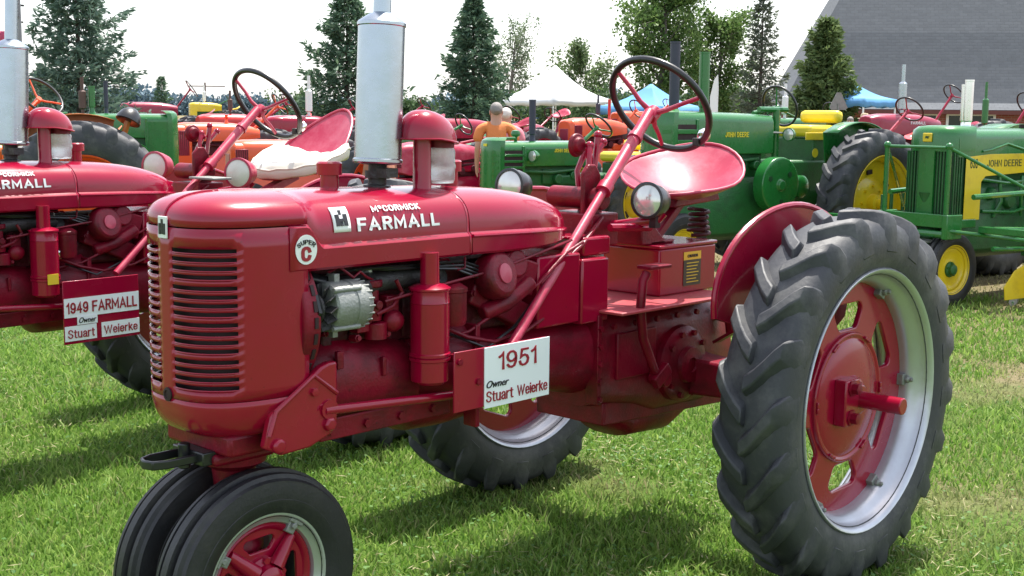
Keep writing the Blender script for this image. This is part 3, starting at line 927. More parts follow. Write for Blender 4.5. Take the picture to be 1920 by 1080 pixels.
        part('gusset_rib', rb_, 'red', gp)
        for bx, bz in ((2.115, 0.767), (1.93, 0.80)):
            part('bolt', MB().lathe([(0.022, 0), (0.022, 0.012), (0.016, 0.018), (0, 0.019)], (bx - .03, sg * 0.236, bz), (0, sg, 0), 6 if bx < 2 else 18), 'red', gp, bevel=0.002)
        part('bolt', MB().lathe([(0.013, 0), (0.013, 0.012), (0, 0.014)], (1.955, sg * 0.236, 0.905), (0, sg, 0), 6), 'red', gp)
    part('front_bolster', MB().box2((1.93, -0.165, 0.735), (2.2, 0.165, 0.80)).box2((2.0, -0.11, 0.70), (2.21, 0.11, 0.735)), 'red_cast', T, bevel=0.012)
    part('steering_pedestal', MB().lathe([(0.10, 0.30), (0.098, 0.27), (0.066, 0.25), (0.055, 0.15), (0.058, 0.06), (0.085, 0.02), (0.085, 0.0), (0, 0)], (2.075, 0, 0.41), (0, 0, 1), 28), 'red_cast', T)
    part('front_axle', MB().cyl((2.07, -0.13, 0.335), (2.07, 0.13, 0.335), 0.032, 18).box2((2.02, -0.05, 0.32), (2.13, 0.05, 0.44)), 'red_cast', T, bevel=0.008)
    cl = MB()
    U = [(2.26, 0.105), (2.35, 0.105), (2.385, 0.09), (2.398, 0.06), (2.385, 0.03), (2.35, 0.015), (2.26, 0.015)]
    ro = []
    cvz = 0.725
    path = [(2.20, -0.035, cvz), (2.335, -0.035, cvz), (2.37, -0.02, cvz), (2.38, 0.01, cvz), (2.37, 0.04, cvz), (2.335, 0.055, cvz), (2.20, 0.055, cvz)]
    fr = frames(path)
    rings = [[p + u * 0.006 + v * 0.022, p - u * 0.006 + v * 0.022, p - u * 0.006 - v * 0.022, p + u * 0.006 - v * 0.022] for p, u, v in fr]
    rings = [[Vector((p[0], p[1], cvz)) + (n_ * e1 + Vector((0, 0, e2))) for e1, e2 in ((0.006, 0.013), (-0.006, 0.013), (-0.006, -0.013), (0.006, -0.013))] for p, n_ in [(q, Vector((0, 0, 1)).cross((fr[i][1].cross(fr[i][2])))) for i, q in enumerate(path)]]
    cl.loft(rings)
    cl.box2((2.12, -0.07, 0.705), (2.24, 0.09, 0.745))
    cl.cyl((2.25, 0.01, 0.69), (2.25, 0.01, 0.765), 0.018, 14)
    part('tow_clevis', cl, 'black', T, bevel=0.004)
    front_wheel(T, (2.07, 0.112, 0.335), side=1, rot=R_(-42))
    front_wheel(T, (2.07, -0.112, 0.335), side=-1, rot=R_(20))
    # ---- engine, frame and drive line
    ek = MB()
    ek.box2((1.30, -0.13, 0.99), (1.93, 0.12, 1.19))
    ek.box2((1.33, -0.12, 1.19), (1.90, 0.10, 1.25))
    for i in range(5): ek.box2((1.36 + i * 0.11, 0.12, 1.0), (1.40 + i * 0.11, 0.132, 1.18))
    part('engine_block', ek, 'engine', T, bevel=0.006)
    def yz(x, hw, zt, zb, n=20, e=2.6):
        r = []
        for i in range(n):
            a = 2 * math.pi * i / n
            c, s = math.cos(a), math.sin(a)
            r.append((x, hw * math.copysign(abs(c) ** (2 / e), c), (zt + zb) / 2 + (zt - zb) / 2 * math.copysign(abs(s) ** (2 / e), s)))
        return r
    cc = MB().loft([yz(1.90, 0.165, 1.02, 0.735), yz(1.86, 0.178, 1.05, 0.735), yz(1.70, 0.18, 1.04, 0.735), yz(1.55, 0.185, 1.02, 0.73), yz(1.49, 0.19, 1.0, 0.725)])
    cc.loft([yz(1.49, 0.15, 1.0, 0.725), yz(1.44, 0.15, 1.02, 0.66), yz(1.30, 0.20, 1.05, 0.66), yz(1.24, 0.205, 1.06, 0.665)])
    part('crankcase', cc, 'red_cast', T, sharp=50)
    for sg in (1, -1): part('side_rail', MB().box2((1.36, sg * 0.183, 0.735), (1.90, sg * 0.196, 0.80)), 'red_cast', T, bevel=0.004)
    part('casting_boss', MB().box2((1.80, 0.172, 0.945), (1.825, 0.188, 1.0)), 'red_cast', T, bevel=0.003)
    part('casting_boss', MB().box2((1.63, 0.172, 0.90), (1.645, 0.19, 0.96)), 'red_cast', T, bevel=0.003)
    for x in (1.86, 1.72, 1.58, 1.44): part('rail_bolt', MB().lathe([(0.014, 0), (0.014, 0.012), (0, 0.012)], (x, 0.194, 0.765), (0, 1, 0), 6), 'red_cast', T)
    tt = MB().loft([yz(1.24, 0.175, 1.0, 0.69), yz(1.0, 0.15, 0.985, 0.70), yz(0.72, 0.16, 0.98, 0.685), yz(0.60, 0.19, 0.985, 0.66)])
    part('torque_tube', tt, 'red_cast', T, sharp=50)
    tr = MB().loft([yz(0.60, 0.20, 0.985, 0.62, e=5), yz(0.35, 0.205, 0.98, 0.58, e=5), yz(0.22, 0.21, 0.98, 0.53, e=4.5), yz(-0.12, 0.21, 0.98, 0.52, e=4.5), yz(-0.30, 0.19, 0.96, 0.57, e=4.5), yz(-0.34, 0.15, 0.92, 0.6, e=4)])
    trans = part('transmission_case', tr, 'red_cast', T, sharp=50)
    dc = MB()
    dc.lathe([(0.155, 0.0), (0.152, 0.03), (0.135, 0.045), (0.11, 0.05), (0.075, 0.055), (0.07, 0.075), (0.03, 0.078), (0.028, 0.07), (0, 0.07)], (0.10, 0.20, 0.735), (0, 1, 0), 36)
    for k in range(10):
        a = 2 * math.pi * k / 10
        dc.lathe([(0.012, 0.04), (0.012, 0.06), (0, 0.06)], (0.10 + 0.128 * math.cos(a), 0.2, 0.735 + 0.128 * math.sin(a)), (0, 1, 0), 6)
    part('brake_cover', dc, 'red_cast', trans)
    for x, z in [(x, 0.93) for x in np.linspace(0.52, -0.28, 7)] + [(0.598, z) for z in np.linspace(0.66, 0.93, 5)]:
        part('case_bolt', MB().lathe([(0.012, 0), (0.012, 0.014), (0, 0.015)], (x, 0.203, z), (0, 1, 0), 6), 'red_cast', trans)
    part('case_flange', MB().box2((0.61, 0.15, 0.64), (0.585, 0.207, 0.98)), 'red_cast', trans, bevel=0.003)
    part('housing_flange', MB().box2((1.235, 0.15, 0.67), (1.255, 0.21, 1.02)), 'red_cast', trans, bevel=0.003)
    part('breather_elbow', MB().tube([(-0.16, 0.2, 0.90), (-0.2, 0.24, 0.88), (-0.22, 0.24, 0.82)], 0.02, 8), 'red_cast', trans)
    part('inspection_cover', MB().box2((0.50, 0.2, 0.72), (0.26, 0.214, 0.90)), 'red_cast', trans, bevel=0.004)
    for sg in (1, -1):
        ah = MB().loft([[(x_ + 0.0, sg * y_, z_) for x_, z_ in ((h, 0.68 + h), (-h, 0.68 + h), (-h, 0.68 - h), (h, 0.68 - h))] for y_, h in ((0.19, 0.085), (0.26, 0.075), (0.50, 0.065), (0.76, 0.065))])
        part('axle_housing', ah, 'red_cast', T, bevel=0.012)
    # under-belly drawbar and lower pan
    db = MB()
    db.bar((0.52, 0.16, 0.585), (-0.42, 0.16, 0.545), 0.022, 0.09)
    db.bar((0.52, -0.16, 0.585), (-0.42, -0.16, 0.545), 0.022, 0.09)
    db.box2((0.49, -0.17, 0.54), (0.53, 0.17, 0.63)); db.box2((-0.44, -0.17, 0.50), (-0.40, 0.17, 0.59))
    part('drawbar', db, 'red_cast', T, bevel=0.006)
    pan = MB().loft([yz(0.42, 0.13, 0.60, 0.53), yz(0.30, 0.15, 0.60, 0.44), yz(0.05, 0.15, 0.60, 0.425), yz(-0.14, 0.13, 0.6, 0.50)])
    part('belly_pan', pan, 'red_cast', T, sharp=60)
    # ---- alternator and ancillaries
    al = MB().lathe([(0.0, 0.075), (0.066, 0.075), (0.074, 0.07), (0.076, 0.05), (0.076, 0.008), (0.073, 0.006), (0.073, -0.002), (0.076, -0.004), (0.076, -0.035), (0.068, -0.062), (0.05, -0.068), (0, -0.068)], (1.815, 0.205, 1.145), (1, 0, 0), 40)
    alt = part('alternator', al, 'alu', T, sharp=28)
    fn = MB()
    for k in range(20):
        a = 2 * math.pi * k / 20
        fn.box((1.776, 0.205 + 0.0725 * math.cos(a), 1.145 + 0.0725 * math.sin(a)), (0.05, 0.005, 0.006), Matrix.Rotation(a, 3, 'X'))
    fn.box((1.85, 0.205, 1.228), (0.02, 0.03, 0.03)); fn.box((1.85, 0.195, 1.065), (0.02, 0.03, 0.03))
    for a in (0.8, 2.4, 4.0, 5.4): fn.lathe([(0.009, 0), (0.009, 0.1), (0, 0.1)], (1.795, 0.205 + 0.077 * math.cos(a), 1.145 + 0.077 * math.sin(a)), (1, 0, 0), 8)
    part('alternator_fins', fn, 'alu', alt, bevel=0.002)
    fa = MB().lathe([(0.0, 0.155), (0.02, 0.155), (0.022, 0.135), (0.045, 0.132), (0.03, 0.122), (0.045, 0.112), (0.046, 0.105), (0.025, 0.10), (0.025, 0.08), (0, 0.08)], (1.815, 0.205, 1.145), (1, 0, 0), 28)
    for k in range(12):
        a = 2 * math.pi * k / 12
        fa.box((1.905, 0.205 + 0.052 * math.cos(a), 1.145 + 0.052 * math.sin(a)), (0.03, 0.04, 0.003), Matrix.Rotation(a, 3, 'X') @ Matrix.Rotation(0.5, 3, 'Y'))
    part('alternator_pulley', fa, 'blacksteel', alt)
    part('fan_belt', MB().tube([(1.937, 0.25, 1.14), (1.937, 0.235, 1.185), (1.937, 0.17, 1.19), (1.937, 0.02, 1.18), (1.937, -0.06, 1.1), (1.937, -0.02, 0.97), (1.937, 0.05, 0.95), (1.937, 0.21, 1.09)], 0.008, 6, closed=True), 'black', T)
    part('water_pump', MB().lathe([(0.06, 0), (0.06, 0.03), (0.045, 0.04), (0.04, 0.09), (0.02, 0.1), (0, 0.1)], (1.88, 0.02, 1.16), (1, 0, 0), 20).box2((1.87, -0.1, 1.08), (1.93, 0.12, 1.24)), 'blacksteel', T, bevel=0.008)
    fnb = MB()
    for k in range(4):
        a = R_(90 * k + 30)
        fnb.box((1.99, 0.02 + 0.11 * math.cos(a), 1.13 + 0.11 * math.sin(a)), (0.008, 0.17, 0.06), Matrix.Rotation(a, 3, 'X') @ Matrix.Rotation(0.0, 3, 'Y'))
    part('fan', fnb, 'blacksteel', T)
    cb = MB()
    cb.lathe([(0.03, 0), (0.034, 0.05), (0.022, 0.055), (0.022, 0.10), (0.034, 0.105), (0.034, 0.125), (0.0, 0.125)], (1.675, 0.17, 1.08), (0, 0, 1), 16)
    cb.lathe([(0.036, 0), (0.036, 0.05), (0.0, 0.06)], (1.66, 0.17, 1.02), (0, 0, 1), 16)
    cb.ball((1.60, 0.185, 1.07), (0.04, 0.03, 0.035)); cb.box((1.71, 0.16, 1.07), (0.06, 0.04, 0.05)); cb.box((1.60, 0.16, 1.12), (0.05, 0.05, 0.06))
    cb.lathe([(0.015, 0), (0.015, 0.03), (0, 0.03)], (1.675, 0.18, 1.13), (0, 1, 0), 8)
    part('carburettor', cb, 'red_cast', T, bevel=0.003)
    mf = MB()
    mf.tube([(1.80, 0.14, 1.19), (1.70, 0.15, 1.19), (1.50, 0.15, 1.20), (1.38, 0.14, 1.20)], 0.033, 12)
    for x in (1.78, 1.62, 1.46, 1.36): mf.tube([(x, 0.15, 1.19), (x, 0.10, 1.17)], 0.028, 10)
    part('manifold', mf, 'blacksteel', T)
    ac = MB().lathe([(0.0, 0.0), (0.05, 0.002), (0.062, 0.012), (0.062, 0.075), (0.067, 0.078), (0.067, 0.086), (0.063, 0.089), (0.067, 0.092), (0.067, 0.10), (0.0625, 0.103), (0.0625, 0.26), (0.064, 0.262), (0.0625, 0.265), (0.0625, 0.30), (0.067, 0.303), (0.067, 0.309), (0.05, 0.318), (0.031, 0.322), (0.030, 0.42), (0, 0.42)], (1.49, 0.235, 0.862), (0, 0, 1), 40)
    part('air_cleaner', ac, 'red', T, sharp=28)
    gv = MB()
    # starter/governor assembly seen between engine and tool box
    gv.lathe([(0, 0.0), (0.05, 0.0), (0.075, 0.012), (0.082, 0.03), (0.082, 0.075), (0.072, 0.09), (0, 0.092)], (1.16, 0.15, 1.165), (-0.15, 1, 0.25), 28)
    gv.lathe([(0, 0.0), (0.05, 0.0), (0.055, 0.02), (0.05, 0.11), (0, 0.11)], (1.05, 0.10, 1.19), (0, 1, 0.2), 24)
    gv.box((1.03, 0.14, 1.17), (0.17, 0.12, 0.12), Matrix.Rotation(R_(-18), 3, 'Y'))
    gv.box((1.10, 0.13, 1.07), (0.30, 0.10, 0.09), Matrix.Rotation(R_(-24), 3, 'Y'))
    gv.tube([(1.20, 0.18, 1.05), (1.10, 0.2, 1.08), (0.98, 0.2, 1.14)], 0.03, 10)
    part('magneto', gv, 'red_cast', T, bevel=0.008)
    part('magneto_badge', MB().lathe([(0.034, 0.088), (0.034, 0.096), (0.02, 0.099), (0, 0.099)], (1.16, 0.15, 1.165), (-0.15, 1, 0.25), 24), 'red_seat', T)
    part('bell_housing', MB().box2((0.94, -0.14, 0.98), (1.30, 0.13, 1.10)).box2((0.98, -0.13, 1.10), (1.3, 0.09, 1.22)), 'engine', T, bevel=0.02)
    wr = [([(1.46, 0.2, 1.25), (1.35, 0.17, 1.245), (1.33, 0.2, 1.21), (1.30, 0.2, 1.215), (1.29, 0.19, 1.25)], 0.004),
          ([(1.99, 0.215, 1.26), (1.985, 0.22, 1.23), (1.965, 0.222, 1.215), (1.945, 0.22, 1.235), (1.94, 0.2, 1.26)], 0.0045),
          ([(1.86, 0.19, 1.245), (1.83, 0.205, 1.262), (1.78, 0.21, 1.225), (1.75, 0.205, 1.24), (1.72, 0.2, 1.22), (1.66, 0.17, 1.2)], 0.0045),
          ([(1.60, 0.2, 1.20), (1.58, 0.205, 1.16), (1.62, 0.205, 1.12), (1.68, 0.2, 1.10)], 0.007),
          ([(1.40, 0.2, 1.03), (1.30, 0.215, 0.985), (1.18, 0.22, 0.955), (1.0, 0.2, 0.97), (0.9, 0.19, 1.0)], 0.007),
          ([(1.40, 0.17, 0.98), (1.28, 0.2, 1.0), (1.15, 0.2, 1.05), (0.95, 0.21, 1.13), (0.80, 0.21, 1.23), (0.7, 0.2, 1.26)], 0.006),
          ([(1.36, 0.19, 1.0), (1.22, 0.225, 0.94), (1.06, 0.2, 0.99), (0.95, 0.2, 1.08)], 0.005)]
    for i, (p, r) in enumerate(wr):
        part('engine_pipe', MB().tube(p, r, 8), 'red_cast' if i not in (6,) else 'black', T)
    for i, x in enumerate((1.80, 1.66, 1.52, 1.38)):
        part('spark_plug', MB().lathe([(.012, 0), (.012, .02), (.008, .022), (.008, .05), (.004, .052), (0, .06)], (x, 0.10, 1.215), (0, 1, .35), 10), 'white' if i % 2 else 'alu', T)
        part('ignition_wire', MB().tube([(x, 0.155, 1.235), (x - .04, 0.19, 1.245 - .01 * i), (1.30, 0.19 + .004 * i, 1.235 - .012 * i), (1.19, 0.19, 1.20 - .012 * i)], .0045, 6), 'black', T)
    part('oil_filter', MB().lathe([(0, 0), (.045, .003), (.05, .02), (.05, .11), (.053, .113), (.053, .125), (.03, .14), (0, .142)], (1.36, 0.20, 1.03), (0, 0, 1), 24), 'red_cast', T)
    part('coil', MB().lathe([(0, 0), (.026, .002), (.028, .01), (.028, .10), (.012, .115), (.01, .135), (0, .136)], (1.66, 0.165, 1.185), (1, 0.1, 0.05), 18), 'blacksteel', T)
    for x, z in ((1.86, 1.06), (1.74, 1.03), (1.62, 1.03), (1.30, 1.08), (1.24, 1.12), (0.99, 1.10), (0.97, 1.02), (1.27, .93)):
        part('engine_bolt', MB().lathe([(.012, -.02), (.012, .012), (.008, .013), (.008, .02), (0, .02)], (x, 0.17, z), (0, 1, .1), 6), 'red_cast', T)
    part('throttle_rod', MB().tube([(1.66, .215, 1.14), (1.45, .225, 1.17), (1.15, .215, 1.2), (.75, .19, 1.27)], .005, 6), 'red_cast', T)
    part('heat_hose', MB().tube([(1.93, .1, 1.24), (1.86, .17, 1.215), (1.78, .17, 1.15), (1.76, .15, 1.08)], .02, 10), 'black', T)
    part('fuel_bowl', MB().lathe([(0, 0), (0.017, 0.002), (0.02, 0.02), (0.02, 0.04), (0.01, 0.05), (0, 0.05)], (1.40, 0.2, 1.03), (0.4, 0.3, 1), 14), 'chrome', T)
    # ---- tool/hydraulic box, platform, battery box
    tb = MB().box2((0.705, -0.16, 0.965), (0.935, 0.195, 1.222)); part('side_box', tb, 'red', T, bevel=0.008)
    part('side_box', MB().box2((0.545, -0.17, 0.955), (0.70, 0.20, 1.195)), 'red', T, bevel=0.008)
    part('instrument_panel', MB().box2((0.50, -0.17, 1.20), (0.66, 0.17, 1.27)), 'red', T, bevel=0.01)
    pl = MB()
    pl.prism([(0.60, 0.988), (0.60, 1.0), (-0.16, 1.0), (-0.16, 0.985)], lambda u, v, t: (u, t, v), -0.30, 0.31)
    part('platform', pl, 'red_old', T, bevel=0.004)
    bb = MB().box2((-0.225, -0.14, 1.0), (0.165, 0.15, 1.19)); bat = part('battery_box', bb, 'red', T, bevel=0.008)
    part('box_lid', MB().box2((-0.23, -0.145, 1.190), (0.17, 0.155, 1.205)), 'red', bat, bevel=0.005)
    part('warning_label', MB().box2((-0.115, 0.1515, 1.135), (0.005, 0.1525, 1.168)), 'stickery', bat)
    part('warning_text_panel', MB().box2((-0.115, 0.1515, 1.03), (0.005, 0.1525, 1.135)), 'stickerd', bat)
    for k, (s_, ww) in enumerate((('CAUTION', 0.07),)):
        text('CAUTION', 'warning_word', 'blackink', bat, (-0.02, 0.153, 1.145), (-1, 0, 0), (0, 0, 1), 0.07, 0.012, 0.03)
    ln = MB()
    for k in range(7): ln.box2((-0.012 - 0.004, 0.1525, 1.12 - k * 0.013), (-0.10 + 0.008 * (k % 3), 0.1529, 1.1235 - k * 0.013))
    part('warning_lines', ln, 'yellowink', bat)
    # foot pedal arm beside the box
    pa = MB().tube([(0.405, 0.27, 1.13), (0.43, 0.27, 1.10), (0.44, 0.27, 1.0), (0.42, 0.27, 0.88), (0.33, 0.26, 0.74), (0.27, 0.26, 0.70)], 0.018, 10)
    pa.box((0.36, 0.27, 1.15), (0.13, 0.07, 0.014)); pa.lathe([(0.03, 0), (0.03, 0.07), (0, 0.07)], (0.27, 0.21, 0.70), (0, 1, 0), 16)
    pa.box((0.30, 0.27, 0.72), (0.1, 0.03, 0.05), Matrix.Rotation(0.6, 3, 'Y'))
    part('brake_pedal', pa, 'red_cast', T, bevel=0.004)
    # ---- steering column and wheel
    hub = Vector((0.055, 0, 1.728))
    low = Vector((1.14, 0.262, 0.94))
    d = (low - hub).normalized()
    up1 = hub + d * 0.50
    part('steering_column', MB().tube([hub, up1], 0.024, 16).tube([up1 - d * 0.02, up1 + d * 0.02], 0.031, 16).tube([hub + d * 0.16, hub + d * 0.185], 0.03, 16), 'red_seat', T)
    part('steering_shaft', MB().tube([up1, low], 0.0175, 14), 'red_seat', T)
    steering_wheel(T, (-0.012, 0, 1.759), (-math.cos(R_(37)), 0, math.sin(R_(37))), spm='red_seat', rot=R_(230), drop=0.055, knob=R_(58), tube=0.0145)
    part('drag_shaft', MB().tube([(1.915, 0.235, 0.842), (1.40, 0.25, 0.812), (1.2, 0.255, 0.80)], 0.0145, 12).tube([(1.93, 0.20, 0.86), (1.925, 0.235, 0.845)], 0.02, 10).lathe([(0.03, 0), (0.03, 0.03), (0, 0.03)], (1.90, 0.215, 0.845), (0, 1, 0), 14), 'red', T)
    # column support and levers
    lv = MB()
    lv.box2((0.37, -0.13, 1.22), (0.53, 0.10, 1.345))
    lv.cyl((0.46, -0.16, 1.40), (0.46, 0.1, 1.40), 0.042, 18)
    lv.prism([(0.52, 1.26), (0.52, 1.50), (0.49, 1.53), (0.45, 1.53), (0.42, 1.49), (0.40, 1.26)], lambda u, v, t: (u, t, v), 0.03, 0.05)
    lv.lathe([(0.046, 0), (0.046, 0.012), (0.03, 0.014), (0.03, 0.03), (0, 0.032)], (0.455, -0.05, 1.60), (0, 1, 0), 24)
    part('control_bracket', lv, 'red_cast', T, bevel=0.006)
    lev = [[(0.45, 0.02, 1.32), (0.46, 0.02, 1.55), (0.43, 0.0, 1.60)], [(0.42, -0.03, 1.35), (0.36, -0.04, 1.55), (0.30, -0.04, 1.61)], [(0.40, -0.06, 1.3), (0.42, -0.07, 1.5), (0.37, -0.07, 1.58)], [(0.44, -0.01, 1.35), (0.39, -0.01, 1.50), (0.37, -0.01, 1.64)]]
    for p in lev:
        part('hand_lever', MB().tube(p, [0.012, 0.011, 0.013], 8).ball(p[-1], 0.017, 8, 6), 'red', T)
    part('lamp_bar', MB().tube([(0.50, -0.30, 1.335), (0.42, -0.1, 1.30), (0.40, 0.12, 1.30), (0.33, 0.26, 1.325), (0.315, 0.27, 1.35)], 0.019, 10).tube([(0.52, 0.18, 1.30), (0.30, 0.2, 1.29)], 0.015, 8), 'red', T)
    part('control_rod', MB().tube([(0.93, 0.20, 1.13), (0.66, 0.17, 1.25), (0.47, 0.10, 1.33)], 0.008, 8), 'red_cast', T)
    part('control_rod', MB().tube([(0.90, 0.19, 1.16), (0.52, 0.12, 1.30)], 0.006, 8), 'red_cast', T)
    # ---- headlights
    for (lx, ly, lz) in ((0.385, 0.255, 1.40), (0.54, -0.31, 1.435)):
        hd = MB().lathe([(0.0, -0.10), (0.03, -0.095), (0.055, -0.07), (0.064, -0.03), (0.066, 0.0), (0.070, 0.004), (0.070, 0.016), (0.060, 0.018), (0.060, 0.012)], (lx, ly, lz), (0.98, 0.12, 0.06), 36)
        hd.box((lx - 0.04, ly, lz - 0.08), (0.03, 0.03, 0.05))
        h_ = part('headlight', hd, 'black', T, sharp=35)
        part('lens', MB().lathe([(0.060, 0.013), (0.045, 0.019), (0.02, 0.023), (0, 0.024)], (lx, ly, lz), (0.98, 0.12, 0.06), 32), 'lens', h_)
    # ---- seat, spring
    st = MB(); rows = []
    N = 34
    for j in range(12):
        f = j / 11
        row = []
        for i in range(N):
            t = 2 * math.pi * i / N
            c, s = math.cos(t), math.sin(t)
            rx = 0.285 + 0.03 * (c > 0) * 0 ; ry = 0.245 - 0.02 * max(0, c)
            x = -0.175 + rx * c * f
            y = ry * s * f
            back = max(0, -c * f)
            sidew = abs(s) * f
            z = 1.452 - 0.19 * x - 0.215 * y - 0.095 * (1 - f ** 1.8) + 0.05 * back ** 2.2 - 0.035 * max(0, c * f - 0.55) + 0.012 * math.cos(y * 26) * max(0, c) * f * (1 - f) * 2
            row.append((x, y, z))
        rows.append(row)
    st.v = [rows[0][0]]; 
    for r in rows[1:]: st.v += r
    for i in range(N): st.f.append((0, 1 + i, 1 + (i + 1) % N))
    for j in range(10):
        for i in range(N):
            a = 1 + j * N; b = a + N; i2 = (i + 1) % N
            st.f.append((a + i, b + i, b + i2, a + i2))
    seat = part('seat', st, 'red_seat', T, solid=0.007, sub=1, sharp=80)
    part('seat_rim', MB().tube(rows[-1], 0.007, 8, closed=True), 'red_seat', seat)
    sp = MB()
    pts = [(-0.31 + (0.036 + 0.014 * abs(i - 30) / 30) * math.cos(i * 0.63), (0.036 + 0.014 * abs(i - 30) / 30) * math.sin(i * 0.63), 1.21 + 0.115 * i / 50) for i in range(51)]
    sp.tube(pts, 0.008, 8)
    part('seat_spring', sp, 'engine', seat)
    br = MB().bar((0.02, 0, 1.215), (-0.19, 0, 1.385), 0.06, 0.035)
    br.prism([(-0.05, 1.34), (-0.38, 1.36), (-0.36, 1.40), (-0.08, 1.405)], lambda u, v, t: (u, t, v), -0.06, 0.06)
    br.box2((0.0, -0.10, 1.205), (0.16, 0.10, 1.22))
    br.prism([(0.22, 1.205), (0.05, 1.205), (0.14, 1.285), (0.22, 1.285)], lambda u, v, t: (u, t, v), -0.09, 0.10)
    part('seat_bracket', br, 'red_cast', seat, bevel=0.006)
    # ---- fenders (flat shields inside the tyres)
    for sg in (1, -1):
        fp = []
        for i in range(26):
            t = R_(-8 + i * 188 / 25)
            fp.append((0.03 + 0.50 * math.cos(t) * (1.0 if math.cos(t) > 0 else 0.95), 1.06 + 0.33 * math.sin(t)))
        fp += [(-0.40, 0.92), (-0.25, 0.84), (0.22, 0.86), (0.40, 0.98)]
        fb = MB().prism(fp, lambda u, v, t: (u, sg * t, v), 0.655, 0.662)
        fe = part('fender', fb, 'red', T)
        part('fender_rim', MB().tube([(u, sg * 0.659, v) for u, v in fp[:26]], 0.012, 8), 'red', fe)
        part('fender_stay', MB().bar((-0.1, sg * 0.25, 0.80), (-0.1, sg * 0.655, 1.05), 0.05, 0.012), 'red_cast', fe)
    # ---- rear wheels
    rear_wheel(T, (0, 0.885, 0.69), 1, axle=0.24, rot=R_(1))
    rear_wheel(T, (0, -0.80, 0.69), -1, axle=0.2, rot=R_(20))
    return T

def owner_board_main():
    S = thing('owner_sign', 'white 1951 owner plate on a red board hung on the nearest red tractor', 'sign', (1.24, 0.32, 0.77))
    O = Vector((1.24, 0.32, 0.77))
    def loc(x, y, z): return (x - O.x, y - O.y, z - O.z)
    b = MB().box2(loc(1.463, 0.313, 0.772), loc(1.03, 0.320, 0.968))
    part('board', b, 'red', S, bevel=0.002)
    p = part('plate', MB().box2(loc(1.330, 0.3205, 0.7655), loc(1.015, 0.3245, 0.967)), 'plate', S, bevel=0.001)
    k = dict(parent=S, right=(-1, 0, 0), up=(0, 0, 1))
    text('1951', 'year_number', 'redink', S, loc(1.268, 0.326, 0.885), (-1, 0, 0), (0, 0, 1), 0.185, 0.062, stroke=.066, space=.26)
    text('Owner', 'owner_word', 'blackink', S, loc(1.322, 0.326, 0.832), (-1, 0, 0), (0, 0, 1), 0.105, 0.024, 0.0, shear=0.4)
    text('Stuart', 'owner_first_name', 'redink', S, loc(1.324, 0.326, 0.784), (-1, 0, 0), (0, 0, 1), 0.128, 0.038, stroke=.055, space=.22)
    text('Weierke', 'owner_last_name', 'redink', S, loc(1.176, 0.326, 0.784), (-1, 0, 0), (0, 0, 1), 0.150, 0.038, stroke=.055, space=.22)
    for x, z in ((1.44, 0.935), (1.355, 0.86)):
        part('bolt', MB().lathe([(0.011, 0), (0.011, 0.007), (0, 0.008)], loc(x, 0.320, z), (0, 1, 0), 8), 'red_cast', S)
    for a_, b_ in ((1.43, .205), (1.11, .17)): part('hanger', MB().box2(loc(a_ - .01, b_, 0.93), loc(a_ + .01, 0.315, 0.955)), 'red_cast', S)
    return S

MAIN = build_super('red row-crop tractor nearest the camera, bare red seat and silver upright muffler')
owner_board_main()
# ------------------------------------------------------------------ the ground, hills, barn, tents, trees
def gz(x, y):
    r = math.hypot(x - 1.0, y - 1.0)
    return 0.0 if r < 8.5 else min(0.42, 0.010 * (r - 8.5))
def at(px, d, z=None):
    """ground point in the direction of column px of the view at depth d"""
    D = _F + _R * ((px - 960) / 2374.97)
    D = Vector((D.x, D.y, 0)); D = D / (D.dot(Vector((_F.x, _F.y, 0)).normalized()))
    p = Vector((CAM.x, CAM.y, 0)) + D * d * 0.9908
    return Vector((p.x, p.y, gz(p.x, p.y) if z is None else z))

